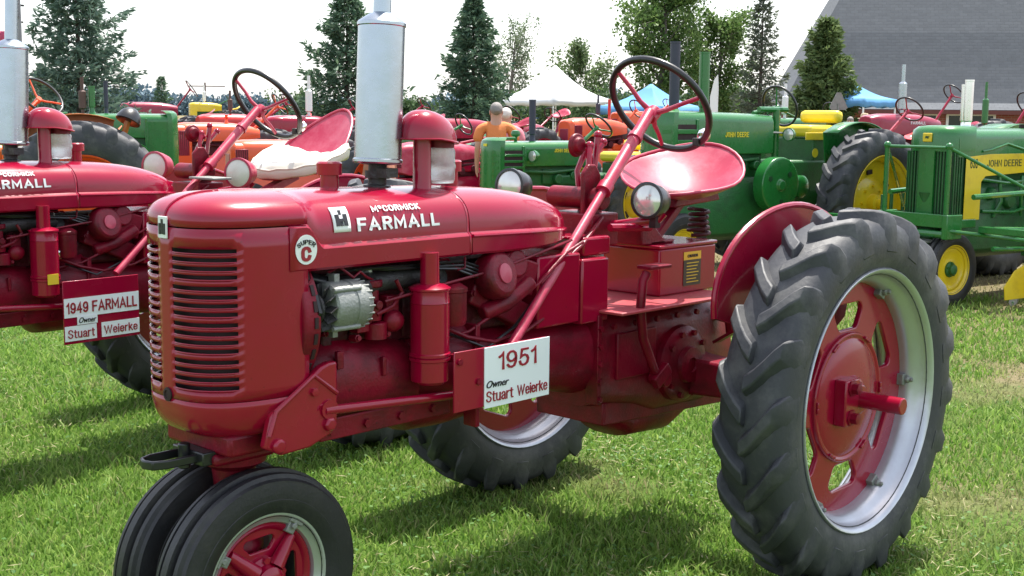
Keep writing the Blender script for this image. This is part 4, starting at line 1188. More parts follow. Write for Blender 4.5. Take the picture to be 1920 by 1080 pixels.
def ground_material():
    m = bpy.data.materials.new('mown_lawn_soil')
    m.use_nodes = True
    n = m.node_tree; p = n.nodes['Principled BSDF']
    tcn = n.nodes.new('ShaderNodeTexCoord'); co = tcn.outputs['Object']
    def noise(s, d=6, r=0.6):
        q = n.nodes.new('ShaderNodeTexNoise'); q.inputs['Scale'].default_value = s; q.inputs['Detail'].default_value = d; q.inputs['Roughness'].default_value = r
        n.links.new(co, q.inputs['Vector']); return q.outputs['Fac']
    def ramp(src, stops):
        q = n.nodes.new('ShaderNodeValToRGB'); n.links.new(src, q.inputs['Fac'])
        e = q.color_ramp.elements
        e[0].position, e[0].color = stops[0][0], (*stops[0][1], 1)
        e[1].position, e[1].color = stops[-1][0], (*stops[-1][1], 1)
        for t, c in stops[1:-1]:
            k = e.new(t); k.color = (*c, 1)
        return q.outputs['Color']
    a = ramp(noise(38, 8, 0.75), [(0.3, (0.03, 0.068, 0.010)), (0.5, (0.075, 0.14, 0.022)), (0.68, (0.14, 0.19, 0.05))])
    b = ramp(noise(30, 8, 0.75), [(0.3, (0.10, 0.085, 0.04)), (0.7, (0.26, 0.22, 0.13))])
    sx_ = n.nodes.new('ShaderNodeSeparateXYZ'); n.links.new(co, sx_.inputs[0])
    big = noise(0.55, 5)
    ad = n.nodes.new('ShaderNodeMath'); ad.operation = 'MULTIPLY_ADD'; ad.inputs[1].default_value = -0.045; n.links.new(sx_.outputs['X'], ad.inputs[0]); n.links.new(big, ad.inputs[2])
    mr_ = n.nodes.new('ShaderNodeMapRange'); mr_.inputs['From Min'].default_value = 0.58; mr_.inputs['From Max'].default_value = 0.75
    n.links.new(ad.outputs[0], mr_.inputs['Value'])
    mx = n.nodes.new('ShaderNodeMix'); mx.data_type = 'RGBA'
    n.links.new(mr_.outputs['Result'], mx.inputs['Factor']); n.links.new(a, mx.inputs['A']); n.links.new(b, mx.inputs['B'])
    n.links.new(mx.outputs['Result'], p.inputs['Base Color'])
    p.inputs['Roughness'].default_value = 0.95
    p.inputs['Specular IOR Level'].default_value = 0.1
    bp_ = n.nodes.new('ShaderNodeBump'); bp_.inputs['Strength'].default_value = 0.8; bp_.inputs['Distance'].default_value = 0.03
    n.links.new(noise(60, 6), bp_.inputs['Height']); n.links.new(bp_.outputs['Normal'], p.inputs['Normal'])
    return m
gb = MB(); rr_ = [0, 1, 2, 3, 4, 5, 6, 7, 8.5, 10, 12.5, 15, 20, 30, 45, 50.5, 60, 100, 200, 500, 1500]
gb.loft([[(1 + r * math.cos(2 * math.pi * i / 96), 1 + r * math.sin(2 * math.pi * i / 96), gz(1 + r, 1)) for i in range(96)] for r in rr_[1:]], caps=False)
gb.v.append((1, 1, 0)); c0 = len(gb.v) - 1
gb.f += [(i, (i + 1) % 96, c0) for i in range(96)]
tag(part('ground', gb, ground_material(), sharp=180), kind='structure')

def grass():
    rng = np.random.default_rng(3)
    N = 430000
    # sample distance so that density falls off, angle inside a wedge a little wider than the view
    u = rng.random(N)
    r = (2.0 ** 0.42 + u * (26.0 ** 0.42 - 2.0 ** 0.42)) ** (1 / 0.42)
    ang = YAW + (rng.random(N) - 0.5) * R_(64)
    x = CAM.x + r * np.cos(ang); y = CAM.y + r * np.sin(ang)
    rc = np.hypot(x - 1, y - 1)
    z0 = np.where(rc < 8.5, 0, np.minimum(0.42, 0.010 * (rc - 8.5)))
    # clumpiness
    def vn(x, y, s, seed):
        g = np.random.default_rng(seed).random((64, 64))
        X, Y = x * s, y * s
        i, j = np.floor(X).astype(int), np.floor(Y).astype(int)
        fx, fy = X - i, Y - j
        fx, fy = fx * fx * (3 - 2 * fx), fy * fy * (3 - 2 * fy)
        G = lambda a, b: g[a % 64, b % 64]
        return (G(i, j) * (1 - fx) + G(i + 1, j) * fx) * (1 - fy) + (G(i, j + 1) * (1 - fx) + G(i + 1, j + 1) * fx) * fy
    c1 = vn(x, y, 1.7, 1); c2 = vn(x, y, 6.3, 2)
    dry = np.clip((vn(x, y, 0.9, 5) * 0.55 + vn(x, y, 2.7, 6) * 0.45 - 0.05 * x - 0.68) * 4, 0, 1)   # worn straw patches further off
    keep = rng.random(N) > 0.72 * dry
    x, y, z0, r, c1, c2, dry = [a[keep] for a in (x, y, z0, r, c1, c2, dry)]
    N = len(x)
    h = (0.020 + 0.033 * rng.random(N) ** 1.6) * (0.6 + 0.55 * c1 + 0.35 * c2) * (1 - 0.4 * dry)
    h *= np.where(rng.random(N) < 0.03, 1.7, 1)
    wd = (0.0016 + 0.0009 * rng.random(N)) * (0.75 + r * 0.21)
    h *= (0.9 + r * 0.02)
    a = rng.random(N) * 2 * np.pi
    la = rng.random(N) * 2 * np.pi
    lean = h * (0.25 + 0.95 * rng.random(N))
    ex, ey = np.cos(a) * wd, np.sin(a) * wd
    lx, ly = np.cos(la) * lean, np.sin(la) * lean
    V_ = np.empty((N, 5, 3), np.float32)
    V_[:, 0] = np.stack([x - ex, y - ey, z0 - 0.004], 1)
    V_[:, 1] = np.stack([x + ex, y + ey, z0 - 0.004], 1)
    V_[:, 2] = np.stack([x - ex * .8 + lx * .35, y - ey * .8 + ly * .35, z0 + h * .6], 1)
    V_[:, 3] = np.stack([x + ex * .8 + lx * .35, y + ey * .8 + ly * .35, z0 + h * .6], 1)
    V_[:, 4] = np.stack([x + lx, y + ly, z0 + h], 1)
    tri = np.array([[0, 1, 3], [0, 3, 2], [2, 3, 4]])
    F_ = (np.arange(N)[:, None, None] * 5 + tri[None]).reshape(-1, 3).astype(np.int32)
    me = tri_mesh('grass', V_.reshape(-1, 3), F_)
    at_ = me.attributes.new('dry', 'FLOAT', 'POINT')
    at_.data.foreach_set('value', np.repeat(np.clip(dry * 0.9 + (rng.random(N) < 0.10) * 0.6 + 0.22 * (c2 - .5), 0, 1), 5).astype(np.float32))
    m = bpy.data.materials.new('grass_blades'); m.use_nodes = True
    n = m.node_tree; p = n.nodes['Principled BSDF']
    ge = n.nodes.new('ShaderNodeNewGeometry')
    rp = n.nodes.new('ShaderNodeValToRGB'); n.links.new(ge.outputs['Random Per Island'], rp.inputs['Fac'])
    e = rp.color_ramp.elements
    e[0].color = (0.10, 0.215, 0.026, 1); e[1].color = (0.32, 0.45, 0.105, 1)
    k = e.new(0.55); k.color = (0.165, 0.30, 0.048, 1)
    an = n.nodes.new('ShaderNodeAttribute'); an.attribute_name = 'dry'
    mx = n.nodes.new('ShaderNodeMix'); mx.data_type = 'RGBA'
    mx.inputs['B'].default_value = (0.32, 0.29, 0.15, 1)
    n.links.new(an.outputs['Fac'], mx.inputs['Factor']); n.links.new(rp.outputs['Color'], mx.inputs['A'])
    n.links.new(mx.outputs['Result'], p.inputs['Base Color'])
    p.inputs['Roughness'].default_value = 0.55; p.inputs['Specular IOR Level'].default_value = 0.3
    tr = n.nodes.new('ShaderNodeBsdfTranslucent'); n.links.new(mx.outputs['Result'], tr.inputs['Color'])
    ms = n.nodes.new('ShaderNodeMixShader'); ms.inputs['Fac'].default_value = 0.42
    n.links.new(p.outputs[0], ms.inputs[1]); n.links.new(tr.outputs[0], ms.inputs[2])
    n.links.new(ms.outputs[0], n.nodes['Material Output'].inputs['Surface'])
    me.materials.append(m)
    o = bpy.data.objects.new('grass', me); COL.objects.link(o)
    tag(o, 'mown green lawn with straw coloured worn patches under the tractors', 'grass', kind='stuff')

def tri_mesh(name, v, f, smooth=True):
    me = bpy.data.meshes.new(name)
    me.vertices.add(len(v)); me.vertices.foreach_set('co', np.ascontiguousarray(v, np.float32).ravel())
    k = f.shape[1]
    me.loops.add(f.size); me.loops.foreach_set('vertex_index', f.ravel().astype(np.int32))
    me.polygons.add(len(f)); me.polygons.foreach_set('loop_start', np.arange(0, f.size, k, dtype=np.int32))
    me.polygons.foreach_set('loop_total', np.full(len(f), k, np.int32))
    me.update(calc_edges=True)
    return me
grass()

def ground_litter(name, label, cat, n, seed, ln, wd, lift, tilt, cols, near=2.2, far=13.0):
    rng = np.random.default_rng(seed)
    r = near + (far - near) * rng.random(n) ** 1.5
    a = YAW + (rng.random(n) - .5) * R_(62)
    cl = rng.random(n) < .7                         # most of it gathers in loose patches
    c = rng.random((40, 2)); k = rng.integers(0, 40, n)
    x = CAM.x + r * np.cos(a); y = CAM.y + r * np.sin(a)
    cx = CAM.x + (near + 8 * c[k, 0]) * np.cos(YAW + (c[k, 1] - .5) * R_(58)); cy = CAM.y + (near + 8 * c[k, 0]) * np.sin(YAW + (c[k, 1] - .5) * R_(58))
    x = np.where(cl, cx + rng.normal(0, .22, n), x); y = np.where(cl, cy + rng.normal(0, .22, n), y)
    z = lift[0] + (lift[1] - lift[0]) * rng.random(n)
    z = z + np.array([gz(p, q) for p, q in zip(x, y)])
    P = np.stack([x, y, z], 1)
    D = np.stack([rng.normal(0, 1, n), rng.normal(0, 1, n), rng.normal(0, tilt, n)], 1)
    rnd = np.stack([rng.normal(0, tilt, n), rng.normal(0, tilt, n), np.ones(n)], 1)
    D /= np.linalg.norm(D, axis=1, keepdims=True)
    S = np.cross(D, rnd); S /= np.linalg.norm(S, axis=1, keepdims=True)
    L_ = (ln * (.6 + .8 * rng.random(n)))[:, None]; W_ = (wd * (.7 + .6 * rng.random(n)))[:, None]
    v = np.stack([P - S * W_ * .5, P + D * L_ * .45 - S * W_, P + D * L_, P + D * L_ * .45 + S * W_], 1).reshape(-1, 3)
    me = tri_mesh(name, v, np.arange(n * 4).reshape(n, 4)); me.materials.append(foliage_mat(name + '_leaf', *cols))
    o = bpy.data.objects.new(name, me); COL.objects.link(o)
    tag(o, label, cat, kind='stuff')

# ---- foliage
def leaf_quads(P, D, ln, wd, rng, flat=0.5):
    """one quad per point P along direction D (n,3)"""
    n = len(P)
    D = D / np.maximum(1e-6, np.linalg.norm(D, axis=1, keepdims=True))
    rnd = rng.normal(size=(n, 3)); rnd[:, 2] *= flat
    S = np.cross(D, rnd); S /= np.maximum(1e-6, np.linalg.norm(S, axis=1, keepdims=True))
    ln = ln[:, None]; wd = wd[:, None]
    V_ = np.stack([P - S * wd * .35, P + D * ln * .5 - S * wd, P + D * ln, P + D * ln * .5 + S * wd], 1)
    F_ = np.arange(n * 4).reshape(n, 4)
    return V_.reshape(-1, 3), F_
def foliage_mat(name, c1, c2, tr=0.32):
    m = bpy.data.materials.new(name); m.use_nodes = True
    n = m.node_tree; p = n.nodes['Principled BSDF']
    ge = n.nodes.new('ShaderNodeNewGeometry')
    mx = n.nodes.new('ShaderNodeMix'); mx.data_type = 'RGBA'
    mx.inputs['A'].default_value = (*c1, 1); mx.inputs['B'].default_value = (*c2, 1)
    n.links.new(ge.outputs['Random Per Island'], mx.inputs['Factor'])
    n.links.new(mx.outputs['Result'], p.inputs['Base Color'])
    p.inputs['Roughness'].default_value = 0.6; p.inputs['Specular IOR Level'].default_value = 0.25
    t = n.nodes.new('ShaderNodeBsdfTranslucent'); n.links.new(mx.outputs['Result'], t.inputs['Color'])
    ms = n.nodes.new('ShaderNodeMixShader'); ms.inputs['Fac'].default_value = tr
    n.links.new(p.outputs[0], ms.inputs[1]); n.links.new(t.outputs[0], ms.inputs[2])
    n.links.new(ms.outputs[0], n.nodes['Material Output'].inputs['Surface'])
    return m
ground_litter('clover', 'small broad clover leaves in patches among the mown grass', 'clover', 9000, 31, .018, .009, (.022, .045), .35, ((0.06, 0.15, 0.035), (0.14, 0.26, 0.07)))
ground_litter('grass_clippings', 'pale dry grass clippings scattered over the lawn', 'clippings', 7000, 32, .05, .0022, (.02, .045), .25, ((0.30, 0.28, 0.13), (0.46, 0.43, 0.24)))
FM = {'blue': foliage_mat('blue_spruce_needles', (0.06, 0.115, 0.085), (0.17, 0.25, 0.195)),
      'spruce': foliage_mat('spruce_needles', (0.045, 0.10, 0.066), (0.13, 0.21, 0.125)),
      'pine': foliage_mat('pine_needles', (0.06, 0.11, 0.035), (0.17, 0.23, 0.085)),
      'thin': foliage_mat('thin_spruce_needles', (0.075, 0.095, 0.07), (0.15, 0.18, 0.12)),
      'leaf': foliage_mat('broad_leaves', (0.06, 0.13, 0.03), (0.18, 0.27, 0.085), 0.4),
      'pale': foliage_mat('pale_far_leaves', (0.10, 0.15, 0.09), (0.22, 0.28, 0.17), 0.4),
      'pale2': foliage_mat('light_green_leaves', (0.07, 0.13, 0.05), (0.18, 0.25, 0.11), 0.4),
      'bush': foliage_mat('dark_bush_leaves', (0.035, 0.08, 0.028), (0.10, 0.165, 0.065), 0.3)}
BARK = mat('bark', (0.07, 0.055, 0.045), 0.9, var=0.3, vs=30, bump=0.6, bs=40)
BARKG = mat('grey_bark', (0.13, 0.115, 0.10), 0.9, var=0.3, vs=30, bump=0.6, bs=40)

def spruce(label, pos, h, rad, m, seed, whorls=26, per=8, cl=26, base=0.05, droop=0.25, size=1.0, name='spruce_tree', prof=0.85, group='conifers behind the tractors'):
    rng = np.random.default_rng(seed)
    T = thing(name, label, 'tree', pos, group=group)
    tk = MB().tube([(0, 0, -0.1), (0.01, 0, h * .4), (0, 0.01, h * .75), (0, 0, h)], [h * .018, h * .012, h * .006, 0.008], 8)
    Ps, Ds, Ls, Ws = [], [], [], []
    for k in range(whorls):
        f = k / (whorls - 1)
        t = base + (0.985 - base) * f
        zt = h * t
        L0 = rad * (1 - f) ** prof + 0.05
        a0 = rng.random() * 6.28
        for b_ in range(per):
            Lb = L0 * (0.62 + 0.55 * rng.random())
            if rng.random() < 0.08: Lb *= 1.25
            a = a0 + 2 * np.pi * (b_ + 0.5 * rng.random()) / per
            up = (0.35 - 0.15) * f
            dr = droop * (1 - f) - 0.45 * f + 0.16 * rng.normal()
            d = np.array([np.cos(a), np.sin(a), 0.0]); sd = np.array([-d[1], d[0], 0])
            nn = max(5, int(cl * (0.35 + Lb / rad)))
            s = rng.random(nn) ** 0.75 * 0.92 + 0.08
            zc = zt - dr * Lb * s + 0.22 * Lb * s * s + rng.normal(0, 0.03, nn) * size
            side = rng.choice([-1, 1], nn)
            sw = (1 - s * 0.75) * 0.36 * Lb * rng.random(nn)
            P = d[None] * (Lb * s)[:, None] + sd[None] * (side * sw)[:, None]; P[:, 2] = zc - 0.25 * sw
            Dn = d[None] * 0.8 + sd[None] * (side * (0.25 + 0.9 * rng.random(nn)))[:, None] + np.stack([rng.normal(0, .22, nn), rng.normal(0, .22, nn), rng.normal(-0.05, .35, nn)], 1)
            Ps.append(P); Ds.append(Dn)
            Ls.append(size * (0.11 + 0.13 * rng.random(nn))); Ws.append(size * (0.018 + 0.02 * rng.random(nn)))
            if b_ % 2 == 0 or True:
                e = d * Lb * 0.9
                tk.tube([(0, 0, zt), (e[0] * .5, e[1] * .5, zt - dr * Lb * .5 + .05 * Lb), (e[0], e[1], zt - dr * Lb * .9 + 0.18 * Lb)], [0.018 * (1 - f) + .006, 0.011 * (1 - f) + .004, 0.004], 4, caps=False)
    P, D = np.concatenate(Ps), np.concatenate(Ds)
    rng2 = np.random.default_rng(seed + 1)
    # three needle sprays per clump
    P3 = np.concatenate([P, P + rng2.normal(0, 0.035 * size, P.shape), P + rng2.normal(0, 0.05 * size, P.shape)])
    D3 = np.concatenate([D, D + rng2.normal(0, .45, D.shape), D + rng2.normal(0, .6, D.shape)])
    l3 = np.tile(np.concatenate(Ls), 3); w3 = np.tile(np.concatenate(Ws), 3)
    v, f = leaf_quads(P3, D3, l3, w3, rng2)
    me = tri_mesh('crown', v, f); me.materials.append(m)
    o = bpy.data.objects.new('crown', me); COL.objects.link(o); o.parent = T
    part('trunk', tk, BARK, T)
    return T

def broadleaf(label, pos, h, rad, m, seed, cbase=0.3, leaf=0.09, dens=34, name='leafy_tree', limbs=26, group=None, upward=0.9, lean=0.0):
    rng = np.random.default_rng(seed)
    T = thing(name, label, 'tree', pos, group=group)
    tk = MB()
    tk.tube([(0, 0, -0.1), (0.03 * h, 0, h * .3), (0.02 * h, 0.03 * h, h * .6), (lean * h, 0, h * .92)], [h * .022, h * .016, h * .010, .012], 8)
    Ps, Ds = [], []
    for k in range(limbs):
        f = (k + rng.random()) / limbs
        z0 = h * (cbase * 0.75 + (0.86 - cbase * .75) * f)
        a = rng.random() * 6.28
        prof = math.sin(math.pi * min(1, 0.12 + 0.80 * f)) ** 0.8
        L = rad * (0.5 + 0.6 * rng.random()) * prof + 0.15
        d = np.array([np.cos(a), np.sin(a), upward * (0.4 + 0.7 * rng.random())])
        p0 = np.array([0.02 * h + lean * h * f, 0.01 * h, z0])
        p1 = p0 + d * L * .5 + rng.normal(0, .05 * L, 3); p2 = p0 + d * L + np.array([0, 0, 0.1 * L])
        tk.tube([p0, p1, p2], [0.012 * h * (1 - f * .7) * .5 + .006, .012, .005], 5, caps=False)
        for q in range(7):
            s = 0.3 + 0.7 * (q + rng.random()) / 7
            c = (p0 + (p1 - p0) * s * 2 if s < .5 else p1 + (p2 - p1) * (s - .5) * 2)
            dd = rng.normal(0, 1, 3); dd /= np.linalg.norm(dd); dd[2] = abs(dd[2]) * .5
            tw = L * 0.33 * (0.5 + rng.random())
            e = c + dd * tw
            tk.tube([c, e], [.008, .003], 3, caps=False)
            nn = int(dens * (0.5 + rng.random()))
            t = rng.random(nn) ** .7
            Ps.append(c[None] + (e - c)[None] * t[:, None] + rng.normal(0, 0.10 * tw + leaf * .9, (nn, 3)))
            Ds.append(rng.normal(0, 1, (nn, 3)) + dd[None] * .6 - np.array([0, 0, .3]))
    P, D = np.concatenate(Ps), np.concatenate(Ds)
    n = len(P)
    v, f = leaf_quads(P, D, leaf * (0.8 + 0.8 * rng.random(n)), leaf * (0.28 + 0.2 * rng.random(n)), rng, 1.0)
    me = tri_mesh('crown', v, f); me.materials.append(m)
    o = bpy.data.objects.new('crown', me); COL.objects.link(o); o.parent = T
    part('trunk', tk, BARKG, T)
    return T

spruce('tall blue spruce at the left, rising past the top of the picture', at(163, 30), 5.6, 1.65, FM['blue'], 11, whorls=23, per=8, cl=28, base=0.10)
spruce('dark spruce half hidden behind the tall silver muffler', at(654, 33), 4.75, 1.75, FM['spruce'], 12, whorls=22, per=8, cl=24, base=0.06)
spruce('dark spruce just behind the man in the orange shirt', at(885, 35), 4.7, 1.45, FM['spruce'], 13, whorls=24, per=8, cl=24, base=0.05)
spruce('thin scraggly spruce with gaps between its branches', at(1412, 44), 5.6, 1.15, FM['thin'], 14, whorls=24, per=6, cl=12, base=0.08, droop=0.12, prof=0.75)
spruce('bushy green pine standing before the corner of the barn', at(1530, 38), 4.25, 1.15, FM['pine'], 15, whorls=22, per=9, cl=34, base=0.05, droop=-0.15, prof=0.7, size=1.1, name='pine_tree')
spruce('tiny spruce alone against the distant wooded hills', at(313, 70), 3.1, 0.75, FM['spruce'], 16, whorls=16, per=7, cl=10, base=0.05)
broadleaf('tall airy leafy tree above the blue canopy', at(1232, 46), 6.6, 1.5, FM['leaf'], 21, cbase=0.26, leaf=0.125, dens=38, limbs=44, upward=1.3)
broadleaf('rounder leafy tree between the airy tree and the thin spruce', at(1335, 47), 5.4, 1.30, FM['leaf'], 22, cbase=0.22, leaf=0.115, dens=32, limbs=36, upward=1.1)
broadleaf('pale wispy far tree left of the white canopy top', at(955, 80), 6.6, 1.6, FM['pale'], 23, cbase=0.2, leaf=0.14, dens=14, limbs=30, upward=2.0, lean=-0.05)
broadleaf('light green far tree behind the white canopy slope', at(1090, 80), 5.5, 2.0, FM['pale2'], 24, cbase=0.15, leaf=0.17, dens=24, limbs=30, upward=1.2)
broadleaf('small round tree low behind the orange steering wheel', at(108, 60), 2.9, 1.2, FM['bush'], 25, cbase=0.1, leaf=0.12, dens=20, limbs=20)

for i, (px, d, h, r) in enumerate([(935, 58, 1.9, 1.6), (1010, 62, 2.1, 1.9), (1075, 60, 2.0, 1.8), (1150, 64, 2.1, 1.9), (1270, 60, 2.3, 1.8), (1350, 58, 2.6, 1.7), (1440, 62, 2.4, 1.9), (565, 60, 2.1, 1.5), (770, 66, 1.9, 1.3)]):
    lab = ['dark bush behind the man in orange', 'dark bush under the white canopy edge', 'dark bush between the canopy posts', 'dark bush under the join of both canopies', 'dark bush under the blue canopy', 'bush under the rounder leafy tree', 'bush under the thin scraggly spruce', 'bush at the left foot of the muffler spruce', 'low bush in the gap right of the muffler'][i]
    broadleaf(lab, at(px, d), h, r, FM['bush'], 40 + i, cbase=0.05, leaf=0.15, dens=22, limbs=18, name='bush', group='bushes along the field edge', upward=0.5)

# ---- far wooded hills
hb = MB()
rng = np.random.default_rng(5)
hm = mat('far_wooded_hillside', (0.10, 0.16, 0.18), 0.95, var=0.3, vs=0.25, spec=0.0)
row0, row1, row2 = [], [], []
for i in range(120):
    px = -350 + i * 2700 / 119
    d = 420
    p = at(px, d, 0.0)
    hh = 5.6 + 2.2 * math.sin(px * 0.006 + 1) + 1.1 * rng.random() + 0.8 * math.sin(px * 0.03)
    row0.append((p.x, p.y, -2)); row1.append((p.x, p.y, max(2.0, hh)))
    q = at(px, d + 60, 0.0); row2.append((q.x, q.y, -2))
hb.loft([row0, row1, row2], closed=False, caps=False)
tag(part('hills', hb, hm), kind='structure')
def far_wood():
    rng = np.random.default_rng(9)
    n = 26000
    px = -350 + 2700 * rng.random(n); t = rng.random(n)
    F2 = Vector((_F.x, _F.y, 0)).normalized()
    base = np.array([[*at(-350 + 27 * i, 415, 0.0)] for i in range(101)])
    k = (px + 350) / 27; i0 = np.clip(k.astype(int), 0, 99); fr_ = (k - i0)[:, None]
    P = base[i0] * (1 - fr_) + base[i0 + 1] * fr_
    hh = 7.4 + 2.2 * np.sin(px * 0.006 + 1) + 0.8 * np.sin(px * 0.03) + 1.3 * np.sin(px * .11) * np.sin(px * .043)
    P[:, 2] = -0.5 + t * np.maximum(2.5, hh)
    P[:, 0] += rng.normal(0, 2, n); P[:, 1] += rng.normal(0, 2, n)
    D = rng.normal(0, 1, (n, 3)); D[:, 2] = abs(D[:, 2]) + .4
    v, f = leaf_quads(P, D, 0.9 + 0.9 * rng.random(n), 0.45 + 0.3 * rng.random(n), rng, 1)
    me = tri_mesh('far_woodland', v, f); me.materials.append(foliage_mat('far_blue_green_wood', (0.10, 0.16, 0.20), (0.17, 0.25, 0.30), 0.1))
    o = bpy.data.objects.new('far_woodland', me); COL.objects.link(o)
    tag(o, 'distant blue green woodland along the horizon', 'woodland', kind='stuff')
far_wood()

# ---- barn with huge curved grey roof
def shingle_mat():
    m = bpy.data.materials.new('grey_shingles'); m.use_nodes = True
    n = m.node_tree; p = n.nodes['Principled BSDF']
    tcn = n.nodes.new('ShaderNodeTexCoord')
    mp = n.nodes.new('ShaderNodeMapping'); mp.inputs['Scale'].default_value = (1, 1, 1)
    n.links.new(tcn.outputs['UV'], mp.inputs['Vector'])
    br = n.nodes.new('ShaderNodeTexBrick')
    br.inputs['Color1'].default_value = (0.082, 0.092, 0.106, 1); br.inputs['Color2'].default_value = (0.097, 0.108, 0.123, 1); br.inputs['Mortar'].default_value = (0.074, 0.083, 0.096, 1)
    br.inputs['Scale'].default_value = 1.0; br.inputs['Brick Width'].default_value = 0.32; br.inputs['Row Height'].default_value = 0.14; br.inputs['Mortar Size'].default_value = 0.008
    n.links.new(mp.outputs[0], br.inputs['Vector'])
    no = n.nodes.new('ShaderNodeTexNoise'); no.inputs['Scale'].default_value = 2.5; no.inputs['Detail'].default_value = 8; no.inputs['Roughness'].default_value = .7
    n.links.new(tcn.outputs['UV'], no.inputs['Vector'])
    hs = n.nodes.new('ShaderNodeHueSaturation'); mr_ = n.nodes.new('ShaderNodeMapRange'); mr_.inputs['From Min'].default_value = .3; mr_.inputs['From Max'].default_value = .7; mr_.inputs['To Min'].default_value = .92; mr_.inputs['To Max'].default_value = 1.08
    n.links.new(no.outputs['Fac'], mr_.inputs['Value']); n.links.new(mr_.outputs['Result'], hs.inputs['Value']); n.links.new(br.outputs['Color'], hs.inputs['Color'])
    n.links.new(hs.outputs['Color'], p.inputs['Base Color']); p.inputs['Roughness'].default_value = .85
    b = n.nodes.new('ShaderNodeBump'); b.inputs['Strength'].default_value = .5; b.inputs['Distance'].default_value = .05
    n.links.new(br.outputs['Fac'], b.inputs['Height']); b.invert = True
    n.links.new(b.outputs['Normal'], p.inputs['Normal'])
    return m
def brick_mat():
    m = bpy.data.materials.new('red_brick_wall'); m.use_nodes = True
    n = m.node_tree; p = n.nodes['Principled BSDF']
    tcn = n.nodes.new('ShaderNodeTexCoord')
    br = n.nodes.new('ShaderNodeTexBrick')
    br.inputs['Color1'].default_value = (0.24, 0.055, 0.04, 1); br.inputs['Color2'].default_value = (0.32, 0.09, 0.06, 1); br.inputs['Mortar'].default_value = (0.3, 0.2, 0.17, 1)
    br.inputs['Scale'].default_value = 1.0; br.inputs['Brick Width'].default_value = 0.25; br.inputs['Row Height'].default_value = 0.09; br.inputs['Mortar Size'].default_value = 0.012
    mp = n.nodes.new('ShaderNodeMapping'); mp.inputs['Rotation'].default_value = (R_(90), 0, 0)
    n.links.new(tcn.outputs['Object'], mp.inputs['Vector']); n.links.new(mp.outputs[0], br.inputs['Vector'])
    n.links.new(br.outputs['Color'], p.inputs['Base Color']); p.inputs['Roughness'].default_value = .9
    return m
def barn():
    a = at(1590, 52); b = at(1935, 51)
    d = Vector((b.x - a.x, b.y - a.y, 0)); rz = math.atan2(d.y, d.x)
    # local x runs along the eave (left to right), local y points away from the camera
    T = thing('barn', 'large barn with a steep curved grey shingle roof over low red brick walls', 'barn', (a.x, a.y, 0.3), rz)
    sgn = 1 if Matrix.Rotation(rz, 3, 'Z') @ Vector((0, 1, 0)) @ _F > 0 else -1
    Lx, W = 34.0, 13.0
    prof = [(-0.55, 1.78), (0.0, 2.05), (0.35, 2.65), (0.8, 3.5), (1.5, 4.9), (2.3, 6.3), (3.2, 7.6), (4.3, 8.9), (5.4, 9.8), (6.5, 10.4)]
    full = prof + [(W - y, z) for y, z in prof[-2::-1]]
    x0 = -3.0
    me = bpy.data.meshes.new('roof')
    vs, fs, uv = [], [], []
    acc = [0.0]
    for p, q in zip(full, full[1:]): acc.append(acc[-1] + math.hypot(q[0] - p[0], q[1] - p[1]))
    for i, (y, z) in enumerate(full):
        vs += [(x0 + 0.53 * (z - full[0][1]), sgn * y, z), (Lx, sgn * y, z)]
    for i in range(len(full) - 1): fs.append((2 * i, 2 * i + 1, 2 * i + 3, 2 * i + 2))
    for i in range(len(prof) - 1): fs.append((2 * i, 2 * i + 2, 2 * (len(full) - 2 - i), 2 * (len(full) - 1 - i)))
    me.from_pydata(vs, [], fs)
    ul = me.uv_layers.new(name='UVMap')
    for pl in me.polygons:
        for li, vi in zip(pl.loop_indices, pl.vertices):
            ul.data[li].uv = (vs[vi][0], acc[vi // 2])
    roof = bpy.data.objects.new('roof', me); COL.objects.link(roof); roof.parent = T
    me.materials.append(shingle_mat())
    sd = roof.modifiers.new('solid', 'SOLIDIFY'); sd.thickness = 0.12; sd.offset = -1
    bm_ = brick_mat()
    wl = MB().box2((x0 + 0.3, 0, -0.5), (Lx - .3, sgn * 0.3, 2.0)).box2((x0 + 0.3, sgn * (W - .3), -0.5), (Lx - .3, sgn * W, 2.0))
    wall = part('brick_wall', wl, bm_, T)
    gp = [(y + 0.12 if y < W / 2 else y - 0.12, z - 0.16) for y, z in full[1:-1]]
    gp = [(gp[0][0], -0.5)] + gp + [(gp[-1][0], -0.5)]
    gb_ = MB().box2((x0 + 0.3, sgn * 0.3, -0.5), (x0 + 0.6, sgn * (W - .3), 1.9))
    part('end_wall', gb_, bm_, T)
    part('eave_board', MB().box2((x0, -sgn * 0.58, 1.60), (Lx, -sgn * 0.52, 1.76)), mat('brown_eave_board', (0.12, 0.035, 0.03), .7), T)
    for (wx0, wx1) in ((1.0, 3.2), (3.5, 5.4), (7.3, 10.6), (12.5, 15.5), (17, 20)):
        f = MB()
        for (p, q) in (((wx0, 0.55), (wx0 + .1, 1.55)), ((wx1 - .1, 0.55), (wx1, 1.55)), ((wx0, 1.55), (wx1, 1.66)), ((wx0, 0.45), (wx1, 0.55)), (((wx0 + wx1) / 2 - .04, .55), ((wx0 + wx1) / 2 + .04, 1.55))):
            f.box2((p[0], -sgn * 0.05, p[1]), (q[0], sgn * 0.02, q[1]))
        w_ = part('window', f, 'white', T)
        part('pane', MB().box2((wx0 + .1, -sgn * 0.01, .55), (wx1 - .1, sgn * 0.0, 1.55)), mat('dark_window_glass', (0.02, 0.025, 0.03), 0.08, var=.2), w_)
barn()

